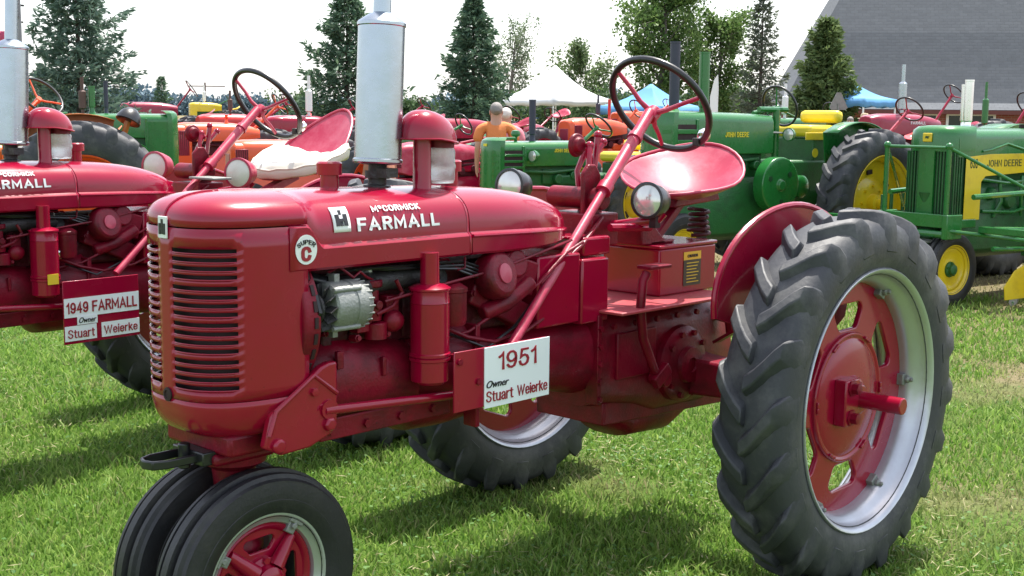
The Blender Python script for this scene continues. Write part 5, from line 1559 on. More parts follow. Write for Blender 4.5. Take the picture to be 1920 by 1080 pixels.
# ---- canopies
def canopy(label, c, half, eave, peak, m, rz, val=0.22, post_r=0.028):
    T = thing('canopy_tent', label, 'canopy', c, rz, group='canopies at the back of the field')
    n = 10
    b = MB(); rings = []
    for j in range(8):
        f = j / 7
        h = half * (1 - f) + 0.02
        z = eave + (peak - eave) * (f - 0.18 * math.sin(math.pi * f))
        ring = []
        for s in range(4):
            ax0 = [(-1, -1), (1, -1), (1, 1), (-1, 1)][s]; ax1 = [(1, -1), (1, 1), (-1, 1), (-1, -1)][s]
            for i in range(n):
                t = i / n
                sag = 0.05 * math.sin(math.pi * t) * (1 - f) * half
                x = ax0[0] + (ax1[0] - ax0[0]) * t; y = ax0[1] + (ax1[1] - ax0[1]) * t
                ring.append((x * h, y * h, z - sag * .5))
        rings.append(ring)
    roof = part('canopy_roof', b.loft(rings, caps=False), m, T, sharp=60, solid=0.01)
    v = MB()
    low = [(x * 1.004, y * 1.004, z - val + 0.03 * math.sin(i * 1.6)) for i, (x, y, z) in enumerate(rings[0])]
    part('valance', v.loft([[(x * 1.004, y * 1.004, z) for x, y, z in rings[0]], low], caps=False), m, T, solid=0.008)
    for sx_, sy_ in ((1, 1), (1, -1), (-1, 1), (-1, -1)):
        part('post', MB().tube([(sx_ * half * .98, sy_ * half * .98, 0), (sx_ * half * .98, sy_ * half * .98, eave)], post_r, 8), 'white', T)
    part('frame_bar', MB().tube([(-half, -half, eave - .05), (half, -half, eave - .05), (half, half, eave - .05), (-half, half, eave - .05)], 0.02, 6, closed=True), 'white', T)
WT = mat('white_canopy_cloth', (0.80, 0.82, 0.84), 0.8, var=0.03, trans=0.25)
BT = mat('blue_canopy_cloth', (0.16, 0.42, 0.74), 0.75, var=0.06, trans=0.3)
canopy('white pop up canopy with a peaked top behind the orange tractor', at(1035, 50), 1.55, 1.95, 3.25, WT, YAW + R_(42))
canopy('blue pop up canopy seen through the nearest steering wheel', at(1212, 40), 1.18, 1.72, 2.42, BT, YAW + R_(50))
canopy('blue pop up canopy in front of the barn windows', at(1590, 38), 0.80, 2.0, 2.40, BT, YAW + R_(40))

# ---- poles
P = thing('utility_pole', 'grey pole with a dark transformer box at the far left', 'pole', at(57, 48))
part('pole', MB().tube([(0, 0, 0), (0, 0, 7.5)], [0.09, 0.07], 10), mat('weathered_pole_wood', (0.22, 0.23, 0.25), .9), P)
part('transformer', MB().cyl((0.16, 0, 4.7), (0.16, 0, 5.4), 0.15, 14), mat('dark_grey_transformer', (0.05, 0.055, 0.07), .6), P)
part('bracket', MB().box2((-0.2, -0.03, 5.1), (0.16, 0.03, 5.17)), 'blacksteel', P)
part('bracket', MB().box2((-0.15, -.03, 4.5), (.1, .03, 4.56)), 'blacksteel', P)
P = thing('utility_pole', 'small far utility pole with a long thin crossarm', 'pole', at(393, 110), YAW + R_(90))
part('pole', MB().tube([(0, 0, 0), (0, 0, 3.75)], [0.09, 0.07], 8), 'rust', P)
part('crossarm', MB().box2((-1.7, -0.04, 3.40), (1.5, 0.04, 3.48)), 'rust', P)
FL = thing('flag', 'small red flag on a thin staff behind the left muffler', 'flag', at(36, 40), YAW + R_(90))
part('staff', MB().tube([(0, 0, 0), (0, 0, 4.0)], 0.012, 6), 'alu', FL)
part('cloth', MB().loft([[(0.02 + 0.05 * i, 0.02 * math.sin(i * 1.3), z) for i in range(6)] for z in (3.4, 3.6, 3.8)], closed=False, caps=False), mat('faded_red_flag_cloth', (0.5, 0.08, 0.16), .8, trans=.2), FL, solid=.004)
# ------------------------------------------------------------------ second red tractor (a twin of the first)
T2 = copy_tree(MAIN)
T2.location = (-0.009, -2.699, 0); T2.rotation_euler = (0, 0, 0.0588)
T2['label'] = 'red row-crop tractor behind the nearest one, with a white cushion on its seat'
for ch in list(T2.children):
    n0 = ch.name.split('.')[0]
    if n0 in ('model_badge', 'maker_emblem', 'filler_cap', 'radiator_cap', 'headlight', 'seat'):
        for q in list(ch.children): bpy.data.objects.remove(q)
        bpy.data.objects.remove(ch)
for (lx, ly, lz) in ((0.40, 0.27, 1.40), (0.52, -0.29, 1.42)):
    ax_ = (0.93, 0.36, 0.02)
    hd = MB().lathe([(0.0, -0.12), (0.03, -0.115), (0.06, -0.08), (0.074, -0.03), (0.078, 0.0), (0.081, 0.004), (0.081, 0.014), (0.070, 0.016), (0.070, 0.010)], (lx, ly, lz), ax_, 36)
    hd.box((lx - 0.04, ly, lz - 0.085), (0.03, 0.03, 0.06))
    h_ = part('headlight', hd, 'red_seat', T2, sharp=35)
    part('lens', MB().lathe([(0.070, 0.012), (0.05, 0.020), (0.02, 0.025), (0, 0.026)], (lx, ly, lz), ax_, 32), 'lens_dull', h_)
part('bare_lamp_bracket', MB().box2((0.62, 0.14, 1.372), (0.50, 0.34, 1.384)), 'alu', T2, bevel=0.003)
part('dipstick_tag', MB().box2((1.462, 0.297, 0.925), (1.515, 0.302, 0.972)), 'stickery', T2)
sr = MB(); rows = []
for j in range(11):
    f = j / 10
    row = []
    for i in range(36):
        t = 2 * math.pi * i / 36
        c_, s_ = math.cos(t), math.sin(t)
        back = max(0, -c_) * f
        row.append((-0.27 + 0.26 * c_ * f - 0.05 * back ** 2, 0.275 * s_ * f * (1 - 0.12 * back), 1.375 + 0.36 * back ** 1.5 + 0.13 * abs(s_ * f) ** 3 * (0.35 + 0.65 * max(0, .4 - c_)) - 0.03 * max(0, c_ * f) ** 2))
    rows.append(row)
rows[0] = [(x + .002 * math.cos(i), y + .002 * math.sin(i), z) for i, (x, y, z) in enumerate(rows[0])]
st2 = part('seat', sr.loft(rows, caps=False), 'red_seat', T2, solid=.007, sub=1, sharp=80)
part('seat_rim', MB().tube(rows[-1], .008, 8, closed=True), 'red_seat', st2)
part('seat_bracket', MB().bar((.30, 0.0, 1.16), (-.2, 0, 1.36), .07, .04), 'red_seat', st2)
CU = thing('seat_cushion', 'cream white padded cushion tied on the seat of the second red tractor', 'cushion', T2.location)
CU.rotation_euler = T2.rotation_euler
def pad(f, g, i):
    t = 2 * math.pi * i / 36
    c_, s_ = math.cos(t), math.sin(t)
    back = max(0, -c_)
    bulge = math.sin(math.pi * g)
    rx = 0.265 + 0.025 * bulge if c_ > 0 else 0.235
    x = -0.26 + rx * c_ * f
    y = (0.29 + 0.02 * bulge) * s_ * f
    z = 1.37 + 0.09 * back ** 1.6 * f + 0.14 * abs(s_ * f) ** 2.5 * (0.35 + 0.65 * max(0, .4 - c_)) + (g - .35) * 0.10 + 0.005 * math.sin(i * 2.1 + g * 5)
    return (x, y, z)
cu = MB()
prow = [[pad(1, j / 8, i) for i in range(36)] for j in range(9)]
prow += [[(lambda p, i: (p[0], p[1], p[2] + 0.018 * math.cos(f * 2.6) + 0.006 * math.sin(i * 1.3 + f * 11)))(pad(f, 1.0, i), i) for i in range(36)] for f in (.94, .8, .6, .35, .04)]
cu.loft(prow, caps=True)
part('padding', cu, 'cream', CU, sharp=80, sub=1)
part('piping', MB().tube(prow[5], 0.006, 6, closed=True), 'cream', CU)
# second owner board
S2 = thing('owner_sign', 'red board with 1949 name strips hung on the second red tractor', 'sign', (0, 0, 0))
q0 = T2.matrix_basis
S2.location = T2.location + Vector((0.07, 0.004, 0)); S2.rotation_euler = T2.rotation_euler
def bx2(x0, x1, z0, z1, y0=0.3215, y1=0.324): return MB().box2((x0, y0, z0), (x1, y1, z1))
part('board', MB().box2((1.385, 0.312, 0.640), (0.985, 0.320, 0.935)), 'red', S2, bevel=0.002)
for a_, b_ in ((1.35, .205), (1.09, .17)): part('hanger', MB().box2((a_ - .01, b_, 0.90), (a_ + .01, 0.315, 0.92)), 'red_cast', S2)
part('strip', bx2(1.383, 0.988, 0.765, 0.855), 'plate', S2)
part('strip', bx2(1.32, 1.215, 0.728, 0.768, 0.3245, 0.326), 'plate', S2)
part('strip', bx2(1.383, 1.22, 0.655, 0.725), 'plate', S2)
part('strip', bx2(1.193, 0.988, 0.655, 0.725), 'plate', S2)
text('1949 FARMALL', 'year_and_make', 'redink', S2, (1.374, 0.3255, 0.782), (-1, 0, 0), (0, 0, 1), 0.374, 0.056, stroke=.085, space=.25)
text('Owner', 'owner_word', 'blackink', S2, (1.312, 0.3275, 0.736), (-1, 0, 0), (0, 0, 1), 0.09, 0.026, 0.0, shear=0.4)
text('Stuart', 'owner_first_name', 'redink', S2, (1.370, 0.3255, 0.667), (-1, 0, 0), (0, 0, 1), 0.138, 0.042, stroke=.06, space=.24)
text('Weierke', 'owner_last_name', 'redink', S2, (1.182, 0.3255, 0.667), (-1, 0, 0), (0, 0, 1), 0.182, 0.042, stroke=.06, space=.24)

# ------------------------------------------------------------------ other vintage tractors
def mirror_ring(half, x): return [(x, y, z) for y, z in half] + [(x, -y, z) for y, z in half[-2::-1]] if half[-1][0] == 0 else [(x, y, z) for y, z in half] + [(x, -y, z) for y, z in half[::-1]]
def half_sec(w_, zb, zt, rad, n=7):
    p = [(w_, zb), (w_, zt - rad)]
    for i in range(1, n + 1):
        a = math.pi / 2 * i / n
        p.append(((w_ - rad) + rad * math.cos(a), zt - rad + rad * math.sin(a)))
    return p + [(0, zt + 0.012)]

def old_tractor(label, pos, rz, st, group=None):
    T = thing('vintage_tractor', label, 'tractor', pos, rz, group=group)
    c, k, wc = st['paint'], st['cast'], st['wheel']
    x0, x1, w_, zt, zb = st['hood']
    kind = st['kind']
    rr, rw_, rim_, ry = st['rw']
    detail = st.get('detail', True)
    # hood
    rings = []
    if kind in ('ac', 'ih'):
        for f in (0, .15, .3, .5, .7, .85, .93, .97, .99):
            x = x0 + (x1 - x0) * f
            e = max(0.0, (f - .8) / .2); kx = (1 - e ** 2.6) ** .4 if e < 1 else 0.1
            tail = min(1, .55 + f * 2.2)
            rings.append(mirror_ring(half_sec(w_ * tail * max(.25, kx), zb + (0.05 * (1 - min(1, f * 3))), zt - (0.10 * (1 - min(1, f * 2.2)) ** 2) - 0.06 * e ** 2.5, 0.13 * tail * max(.25, kx) + .02), x))
    else:
        for f in (0, .05, .2, .5, .8, 1):
            x = x0 + (x1 - .12 - x0) * f
            rings.append(mirror_ring(half_sec(w_, zb, zt + st.get('rise', 0) * f, 0.09), x))
    hood = part('hood', MB().loft(rings, closed=True, caps=True), c, T, bevel=0.01 if kind == 'jd' else 0)
    # nose / grille
    gz0 = st['grille_bottom']
    if kind == 'jd':
        nz = MB()
        pts = [(x1 - .13, w_ + .012), (x1 - .07, w_ + .012), (x1 - .02, w_ * .72), (x1, w_ * .42), (x1 + .004, 0)]
        nzr = []
        for z, s_, dx in ((gz0, 1, 0), (gz0 + .2, 1, 0), (zt - .12, 1, 0), (zt - .03, .99, -.004), (zt + .02, .95, -.02), (zt + .05, .8, -.06), (zt + .055, .4, -.1)):
            h_ = [(x + dx, y * s_, z) for x, y in pts]
            nzr.append(h_ + [(x, -y, z_) for x, y, z_ in h_[-2::-1]])
        nose = part('radiator_shell', nz.loft(nzr, closed=True, caps=True), c, T, sharp=30)
        part('radiator', MB().box2((x1 - .42, -w_ - .004, gz0 + .02), (x1 - .13, w_ + .004, zt - .10)), 'dark' if st.get('slats', 6) else c, T)
        ns = st.get('slats', 6)
        hh = (zt - .12 - gz0 - .05) / max(1, ns)
        for i in range(ns):
            z = gz0 + .05 + hh * (i + .5)
            for sg in (1, -1):
                part('grille_slat', MB().box((x1 - .275, sg * (w_ + .010), z), (.29, .016, hh * .42)), c, nose, bevel=.004)
                part('front_slat', MB().bar((x1 - .055, sg * (w_ * .93 + .008), z), (x1 - .012, sg * w_ * .62, z), .012, hh * .35), c, nose)
        part('screen_post', MB().box2((x1 - .435, -w_ - .014, gz0), (x1 - .40, w_ + .014, zt - .05)), c, nose, bevel=.005)
        part('nose_badge', MB().box2((x1 + .003, -.035, zt - .05), (x1 + .009, .035, zt - .02)), 'yellowink', nose)
    elif kind == 'jd6':
        pts = [(x1 - .35, w_ + .004), (x1 - .14, w_ + .004), (x1 - .05, w_ * .86), (x1 - .01, w_ * .6), (x1, w_ * .3), (x1, 0)]
        def ring(z, s_=1, dx=0):
            h_ = [(x + dx, y * s_, z) for x, y in pts]
            return h_ + [(x, -y, z_) for x, y, z_ in h_[-2::-1]]
        cap = MB().loft([ring(zt - .20), ring(zt - .06, 1, .0), ring(zt - .01, .97, -.012), ring(zt + .025, .85, -.05), ring(zt + .035, .5, -.10)], closed=True, caps=True)
        nose = part('nose_cap', cap, c, T, sharp=40)
        part('grille_screen', MB().loft([[(x - .02, y * .93, z) for x, y, z in ring(gz0)], [(x - .02, y * .93, z) for x, y, z in ring(zt - .2)]], closed=True, caps=True), 'green_dark', nose)
        for sg in (1, -1):
            for i in range(9):
                f = (i + .5) / 9
                xx = x1 - .012 - .32 * max(0, f - .45) ** 1.0; yy = sg * min(w_ * .97, w_ * (.36 + 1.1 * f))
                part('screen_rib', MB().box2((xx - .012, yy - .006, gz0), (xx, yy + .006, zt - .2)), 'green_cast', nose)
        part('centre_bar', MB().loft([[(x1 + .005 + .004 * math.cos(y * 12), y, z) for y in (-.085, -.05, 0, .05, .085)] + [(x1 - .03, .085, z), (x1 - .03, -.085, z)] for z in (gz0, zt - .19)], closed=True, caps=True), c, nose)
        part('nose_badge', MB().box2((x1 + .001, -.05, zt - .115), (x1 + .014, .05, zt - .035)), 'yellow', nose, bevel=.006)
        lm = [(-.018, zt - .085), (-.02, zt - .07), (-.012, zt - .062), (.016, zt - .065), (.022, zt - .058), (.018, zt - .075), (.012, zt - .088), (-.004, zt - .08)]
        part('badge_emblem', MB().prism(lm, lambda u, v, t: (t, u, v), x1 + .014, x1 + .017), 'green_dark', nose)
        part('chin_bar', MB().box2((x1 - .40, -w_ - .02, gz0 - .08), (x1 + .02, w_ + .02, gz0)), c, T, bevel=.008)
    elif kind == 'ac':
        part('radiator_shell', MB().loft([mirror_ring([(w_ * .98, gz0), (w_ * .98, zt - .2)] + half_sec(w_ * .98, gz0, zt - .03, .12)[2:], x) for x in (x1 - .30, x1 - .06)] + [mirror_ring([(w_ * .7, gz0 + .02), (w_ * .7, zt - .22)] + half_sec(w_ * .7, gz0, zt - .06, .10)[2:], x1)], closed=True, caps=True), c, T, bevel=.012)
        for sg in (1, -1):
            g_ = part('grille_panel', MB().box2((x1 - .25, sg * w_ * .975, gz0 + .18), (x1 - .06, sg * (w_ * .98 + .006), zt - .13)), 'maroon', T, bevel=.01)
            for i in range(6): part('grille_bar', MB().box2((x1 - .245 + .033 * i, sg * (w_ * .98 + .004), gz0 + .19), (x1 - .235 + .033 * i, sg * (w_ * .98 + .011), zt - .14)), 'engine', g_)
        part('front_grille', MB().box2((x1 - .01, -w_ * .5, gz0 + .12), (x1 + .006, w_ * .5, zt - .2)), 'maroon', T, bevel=.01)
    else:
        shl = MB().loft([mirror_ring([(w_ * .97, gz0)] + half_sec(w_ * .97, gz0, zt - .02, .10)[1:], x1 - .3), mirror_ring([(w_ * .97, gz0)] + half_sec(w_ * .97, gz0, zt - .02, .10)[1:], x1 - .09), mirror_ring([(w_ * .7, gz0 + .04)] + half_sec(w_ * .7, gz0, zt - .05, .10)[1:], x1 + .01)], closed=True, caps=True)
        nose = part('radiator_shell', shl, c, T, bevel=.01)
        for i in range(9): part('grille_slat', MB().box((x1 - .0, 0, gz0 + .12 + i * (zt - gz0 - .28) / 8), (.03, w_ * 1.25, .018)), st.get('grillem', 'engine'), nose)
    # engine, drive line
    e = MB().box2((x0 + .1, -.14, zb - .30), (x1 - .25, .14, zb + .02)).box2((x0 + .35, -.17, zb - .22), (x0 + .7, .17, zb - .04))
    e.cyl((x0 + .5, -.24, zb - .16), (x0 + .5, .24, zb - .16), .06, 12); e.cyl((x0 + .25, -.2, zb - .12), (x0 + .25, .22, zb - .12), .05, 12)
    e.tube([(x0 + .2, .18, zb - .05), (x0 + .6, .2, zb - .08), (x1 - .3, .16, zb - .05)], .022, 8)
    part('engine', e, st.get('engine', k), T, bevel=.012)
    part('crankcase', MB().loft([[(x, y * s_, z) for y, z in ((.19, rr * .62), (.19, zb - .32), (.14, zb - .24), (-.14, zb - .24), (-.19, zb - .32), (-.19, rr * .62), (-.1, rr * .52), (.1, rr * .52))] for x, s_ in ((x1 - .12, .8), (x1 - .5, 1), (x0 + .2, 1.15), (0.25, 1.1))]), k, T, bevel=.01)
    part('transmission_case', MB().box2((-.36, -.26, rr - .24), (.62, .26, rr + st.get('case', .36))).box2((-.3, -.2, rr + .2), (.9, .2, rr + .34)), k, T, bevel=.03)
    for sg in (1, -1):
        part('axle_housing', MB().loft([[(.09, sg * y, rr + h), (-.09, sg * y, rr + h), (-.09, sg * y, rr - h), (.09, sg * y, rr - h)] for y, h in ((.25, .13), (.4, .1), (ry, .07))]), k, T, bevel=.012)
        rear_wheel(T, (0, sg * ry, rr), sg, R=rr, rim=rim_, w_=rw_, mats=('rubber', wc, wc), lugs=st.get('lugs', 22), style='dish', axle=0.0, dish=st.get('dish', -0.02), detail=detail)
    fr, fx, fy, frim = st['fw']
    for sg in (1, -1):
        front_wheel(T, (fx, sg * fy, fr), R=fr, rim=frim, w_=.15, side=sg, mats=('rubber_blk', st.get('fwheel', wc), st.get('fwheel', wc)), style='dish', hubm=k)
    part('pedestal', MB().lathe([(.11, zb - .33), (.09, zb - .42), (.07, fr + .12), (.09, fr + .04), (.06, fr - .05), (0, fr - .05)], (fx, 0, 0), (0, 0, 1), 18).cyl((fx, -fy, fr), (fx, fy, fr), .035, 12).box2((fx - .12, -.16, zb - .36), (x1 - .05, .16, zb - .24)), k, T, bevel=.008)
    for (sx_, sy_, z0, z1, r, m) in st.get('stacks', []):
        s_ = MB().lathe([(r * 1.25, z0), (r * .8, z0 + .04), (r * .8, z0 + .09), (r, z0 + .10), (r, z1 - .02), (r * 1.05, z1 - .018), (r * 1.05, z1), (r * .8, z1), (r * .8, z1 - .08), (0, z1 - .08)], (sx_, sy_, 0), (0, 0, 1), 20)
        part('stack', s_, m, T, sharp=30)
    for (sx_, sy_, z0, z1, r, m) in st.get('mufflers', []):
        s_ = MB().lathe([(r * .45, z0), (r * .45, z0 + .08), (r, z0 + .1), (r, z0 + (z1 - z0) * .62), (r * .45, z0 + (z1 - z0) * .66), (r * .45, z1), (0, z1)], (sx_, sy_, 0), (0, 0, 1), 16)
        part('muffler', s_, m, T, sharp=30)
    if 'sw' in st:
        sx_, sz, an, r = st['sw']
        ax_ = (-math.cos(R_(an)), 0, math.sin(R_(an)))
        ax_ = (ax_[0], st.get('sw_y', 0), ax_[2])
        _, hubp = steering_wheel(T, (sx_, 0, sz), ax_, r=r, tube=.014, spm=st.get('swspoke', k), nsp=3, drop=.05, rot=.6)
        b_ = st.get('sw_base', (sx_ + .55, zt - .1))
        part('steering_column', MB().tube([hubp, (b_[0], 0, b_[1])], .024, 10), st.get('swcol', c), T)
    if st.get('seat') == 'pan':
        sx_, sz = st['seatpos']
        p_ = MB(); rows = []
        for j in range(6):
            f = j / 5
            rows.append([(sx_ + .22 * f * math.cos(t), .23 * f * math.sin(t), sz + .20 * max(0, -math.cos(t) * f) ** 1.8 + .06 * abs(math.sin(t) * f) ** 2.5) for t in [2 * math.pi * i / 20 for i in range(20)]])
        rows[0] = [(sx_ + .004 * math.cos(2 * math.pi * i / 20), .004 * math.sin(2 * math.pi * i / 20), sz) for i in range(20)]
        s_ = part('seat', p_.loft(rows, caps=False), st.get('seatm', c), T, solid=.008, sharp=80)
        part('seat_bracket', MB().bar((sx_ + .3, 0, rr + .3), (sx_ - .02, 0, sz - .01), .06, .03), k, s_)
    elif st.get('seat') == 'cushion':
        sx_, sz = st['seatpos']
        s_ = part('seat', MB().box2((sx_ - .23, -st.get('seatw', .27), sz - .06), (sx_ + .24, st.get('seatw', .27), sz + .07)), st.get('seatm', 'yellow_cushion'), T, bevel=.045)
        part('backrest', MB().box2((sx_ - .30, -st.get('seatw', .27) - .03, sz + .09), (sx_ - .18, st.get('seatw', .27) + .03, sz + .23)), st.get('seatm', 'yellow_cushion'), T, bevel=.05)
        part('seat_base', MB().box2((sx_ - .26, -.25, rr + .3), (sx_ + .20, .25, sz - .07)), k, T, bevel=.02)
    if st.get('fenders'):
        for sg in (1, -1):
            fb = MB(); rows = []
            for i in range(15):
                t = R_(st['fenders'][0] + i * (st['fenders'][1] - st['fenders'][0]) / 14)
                q = (rr + .07)
                rows.append([(q * math.cos(t), sg * y, rr + q * math.sin(t)) for y in np.linspace(ry + rw_ * st.get('fender_y', (-.75, .2))[0], ry + rw_ * st.get('fender_y', (-.75, .2))[1], 3)])
            f_ = part('fender', fb.loft(rows, closed=False, caps=False), st.get('fenderm', c), T, solid=.01)
            pl_ = [((rr + .07) * math.cos(R_(t)), rr + (rr + .07) * math.sin(R_(t))) for t in np.linspace(st['fenders'][0], st['fenders'][1], 14)]
            pl_ += [(-.25, rr + .25), (.35, rr + .2)]
            part('fender_side', MB().prism(pl_, lambda u, v, t: (u, sg * t, v), ry + rw_ * st.get('fender_y', (-.75, .2))[0] - .012, ry + rw_ * st.get('fender_y', (-.75, .2))[0]), st.get('fenderm', c), f_)
    if st.get('flywheel'):
        fx_, fz_, fr_ = st['flywheel']
        fl = MB().lathe([(0, .16), (.05, .16), (.06, .13), (fr_ * .45, .12), (fr_ * .9, .14), (fr_, .13), (fr_, .0), (fr_ * .8, -.01), (0, -.01)], (fx_, .30, fz_), (0, 1, 0), 44)
        f_ = part('flywheel', fl, c, T, bevel=.008)
        for a_ in (0.4, 2.5, 4.6): part('flywheel_hole', MB().lathe([(.028, .125), (.028, .137), (0, .137)], (fx_ + fr_ * .62 * math.cos(a_), .30, fz_ + fr_ * .62 * math.sin(a_)), (0, 1, 0), 14), 'green_dark', f_)
        part('starter_cover', MB().lathe([(0, .12), (.09, .115), (.12, .09), (.12, 0), (0, 0)], (fx_ - .42, .28, fz_ - .03), (0, 1, 0), 24), c, T)
    if st.get('belt_pulley'):
        part('belt_pulley', MB().lathe([(0, .17), (.06, .17), (.07, .12), (.17, .11), (.19, .12), (.19, 0), (0, 0)], (x0 + .85, -.26, zb - .26), (0, -1, 0), 28), c, T)
    for (s_, m_, ox, oz, wd, ht) in st.get('decals', []):
        text(s_, 'name_lettering', m_, T, (ox, w_ + .004, oz), (-1, 0, 0), (0, 0, 1), wd, ht, stroke=.1)
    for (m_, xa, xb, za, zb_) in st.get('panels', []):
        for sg in (1, -1):
            part('side_panel', MB().box2((xa, sg * (w_ + .0005), za), (xb, sg * (w_ + .003), zb_)), m_, T)
    for (hx, hy, hz, hr, m_) in st.get('lamps', []):
        h_ = part('headlight', MB().lathe([(0, -.10), (hr * .5, -.09), (hr * .95, -.03), (hr, .01), (hr * .88, .012), (hr * .88, .005)], (hx, hy, hz), (1, .15, 0), 22).tube([(hx - .05, hy, hz), (hx - .1, hy * .6, hz - .05)], .014, 6), m_, T)
        part('lens', MB().lathe([(hr * .88, .008), (hr * .5, .02), (0, .024)], (hx, hy, hz), (1, .15, 0), 20), 'lens', h_)
    return T

JD = dict(paint='green', cast='green_cast', wheel='yellow', engine='green_cast', swspoke='green', swcol='green')
# b: two-cylinder tractor with flywheel and lugged rear wheel, right of the seat
B = old_tractor('green tractor with round flywheel, yellow seat and huge lugged rear wheel', (-8.36, -4.16, 0.035), R_(-8), dict(JD, kind='jd', hood=(.86, 2.45, .215, 1.70, 1.30), grille_bottom=.92, slats=6, rise=.03,
    rw=(.785, .34, .50, .85), fw=(.36, 2.18, .16, .2), stacks=[(1.72, 0.0, 1.68, 2.33, .055, 'green'), (2.1, -.05, 1.68, 2.42, .052, 'navy')],
    sw=(.52, 1.80, 22, .225), sw_base=(.95, 1.72), seat='cushion', seatpos=(.04, 1.53), seatw=.24, flywheel=(.98, .98, .29), fenders=(60, 150), fender_y=(-.95, -.42), lugs=20,
    decals=[('JOHN DEERE', 'yellowink', 1.62, 1.47, .36, .06)], lamps=[(.72, .3, 1.5, .07, 'green')], case=.44, dish=.02))
part('column_stand', MB().tube([(.72, .12, 1.05), (.72, .12, 1.76)], .04, 10).tube([(1.0, .12, 1.76), (.55, .12, 1.76)], .03, 8), 'green', B)
part('instrument_bar', MB().tube([(.86, .2, 1.52), (.55, .25, 1.51)], .012, 6), 'alu', B)
part('yellow_trim_panel', MB().box2((.40, .262, 1.44), (-.3, .275, 1.52)), 'yellow', B, bevel=.01)
part('round_decal', MB().lathe([(.05, 0), (.05, .003), (0, .003)], (.22, .262, 1.30), (0, 1, 0), 20), 'yellow', B)

# c: smaller green tractor with slotted nose in the middle
Cc = old_tractor('small green tractor with slotted nose and slim black stack in the middle', (-8.59, -7.24, 0.04), R_(-12), dict(JD, kind='jd', hood=(.42, 1.86, .205, 1.345, 1.05), grille_bottom=.66, slats=7,
    rw=(.60, .28, .38, .72), fw=(.30, 1.55, .14, .17), stacks=[(1.17, 0, 1.34, 1.86, .042, 'navy')], sw=(.12, 1.55, 45, .2), sw_base=(.5, 1.25), seat='cushion', seatpos=(-.34, 1.14), lugs=20,
    decals=[('JOHN DEERE', 'yellowink', .98, 1.215, .30, .05)], lamps=[(1.36, .28, 1.18, .075, 'green')], case=.2))
part('air_breather', MB().lathe([(.02, 1.34), (.02, 1.40), (.055, 1.42), (.06, 1.45), (.045, 1.48), (0, 1.49)], (1.42, 0, 0), (0, 0, 1), 16), 'green', Cc)
part('breather_pipe', MB().tube([(1.75, .1, 1.34), (1.74, .1, 1.385), (1.5, .1, 1.39)], .018, 8), 'green', Cc)

# 630: big green and yellow tractor at the right with a cultivator frame on its nose
G = old_tractor('large green tractor at the right with yellow side panel and chrome stacks', (-9.37, -1.59, 0.0), R_(-12), dict(JD, kind='jd6', hood=(.3, 2.48, .258, 1.62, 1.37), grille_bottom=.80,
    rw=(.80, .36, .50, .95), fw=(.345, 2.40, .24, .225), stacks=[(1.95, 0.03, 1.60, 2.08, .042, 'chrome'), (1.86, -.07, 1.60, 2.04, .042, 'chrome')], sw=(.55, 1.80, 30, .22), sw_base=(.95, 1.5), seat='cushion', seatpos=(-.15, 1.5), lugs=20,
    case=.4, fenders=(40, 140)))
pn = MB().prism([(2.26, 1.37), (2.26, .79), (2.02, .79), (2.02, 1.14), (1.96, 1.19), (.5, 1.25), (.5, 1.40), (1.9, 1.395)], lambda u, v, t: (u, t, v), .26, .266)
yp = part('yellow_side_panel', pn, 'yellow', G, bevel=.004)
text('JOHN DEERE', 'name_lettering', 'green_dark', yp, (1.95, .2665, 1.275), (-1, 0, 0), (0, 0, 1), .54, .07, stroke=.075, space=.35)
text('630', 'number_lettering', 'green_dark', yp, (2.20, .2665, 1.265), (-1, 0, 0), (0, 0, 1), .11, .09, stroke=.08)
ab = []
part('hood_arch', MB().tube([(2.02, .262, 1.42), (1.9, .265, 1.435), (1.65, .265, 1.49), (1.4, .265, 1.44), (1.2, .262, 1.42)], .012, 6), 'green', G)
part('cylinder_block', MB().box2((.7, -.16, .72), (1.9, .14, 1.16)), 'green_cast', G, bevel=.02)
for i_, (x_, z_, r_) in enumerate(((1.78, 1.02, .06), (1.5, .95, .08), (1.2, 1.02, .07), (.95, .9, .09))):
    part('engine_cover', MB().lathe([(0, .12), (r_ * .8, .115), (r_, .09), (r_, 0), (0, 0)], (x_, .13, z_), (0, 1, 0), 18), 'green_cast', G)
for p_ in ([(1.95, .22, 1.16), (1.6, .24, 1.12), (1.1, .22, 1.14)], [(1.9, .2, .86), (1.5, .25, .84), (.9, .22, .92)], [(1.68, .22, 1.18), (1.66, .24, .95), (1.72, .2, .8)], [(1.32, .22, 1.18), (1.36, .25, 1.0), (1.28, .2, .8)]):
    part('engine_pipe', MB().tube(p_, .018, 8), 'green', G)
part('fuel_cap', MB().cyl((1.0, 0, 1.62), (1.0, 0, 1.67), .05, 14), 'dark', G)
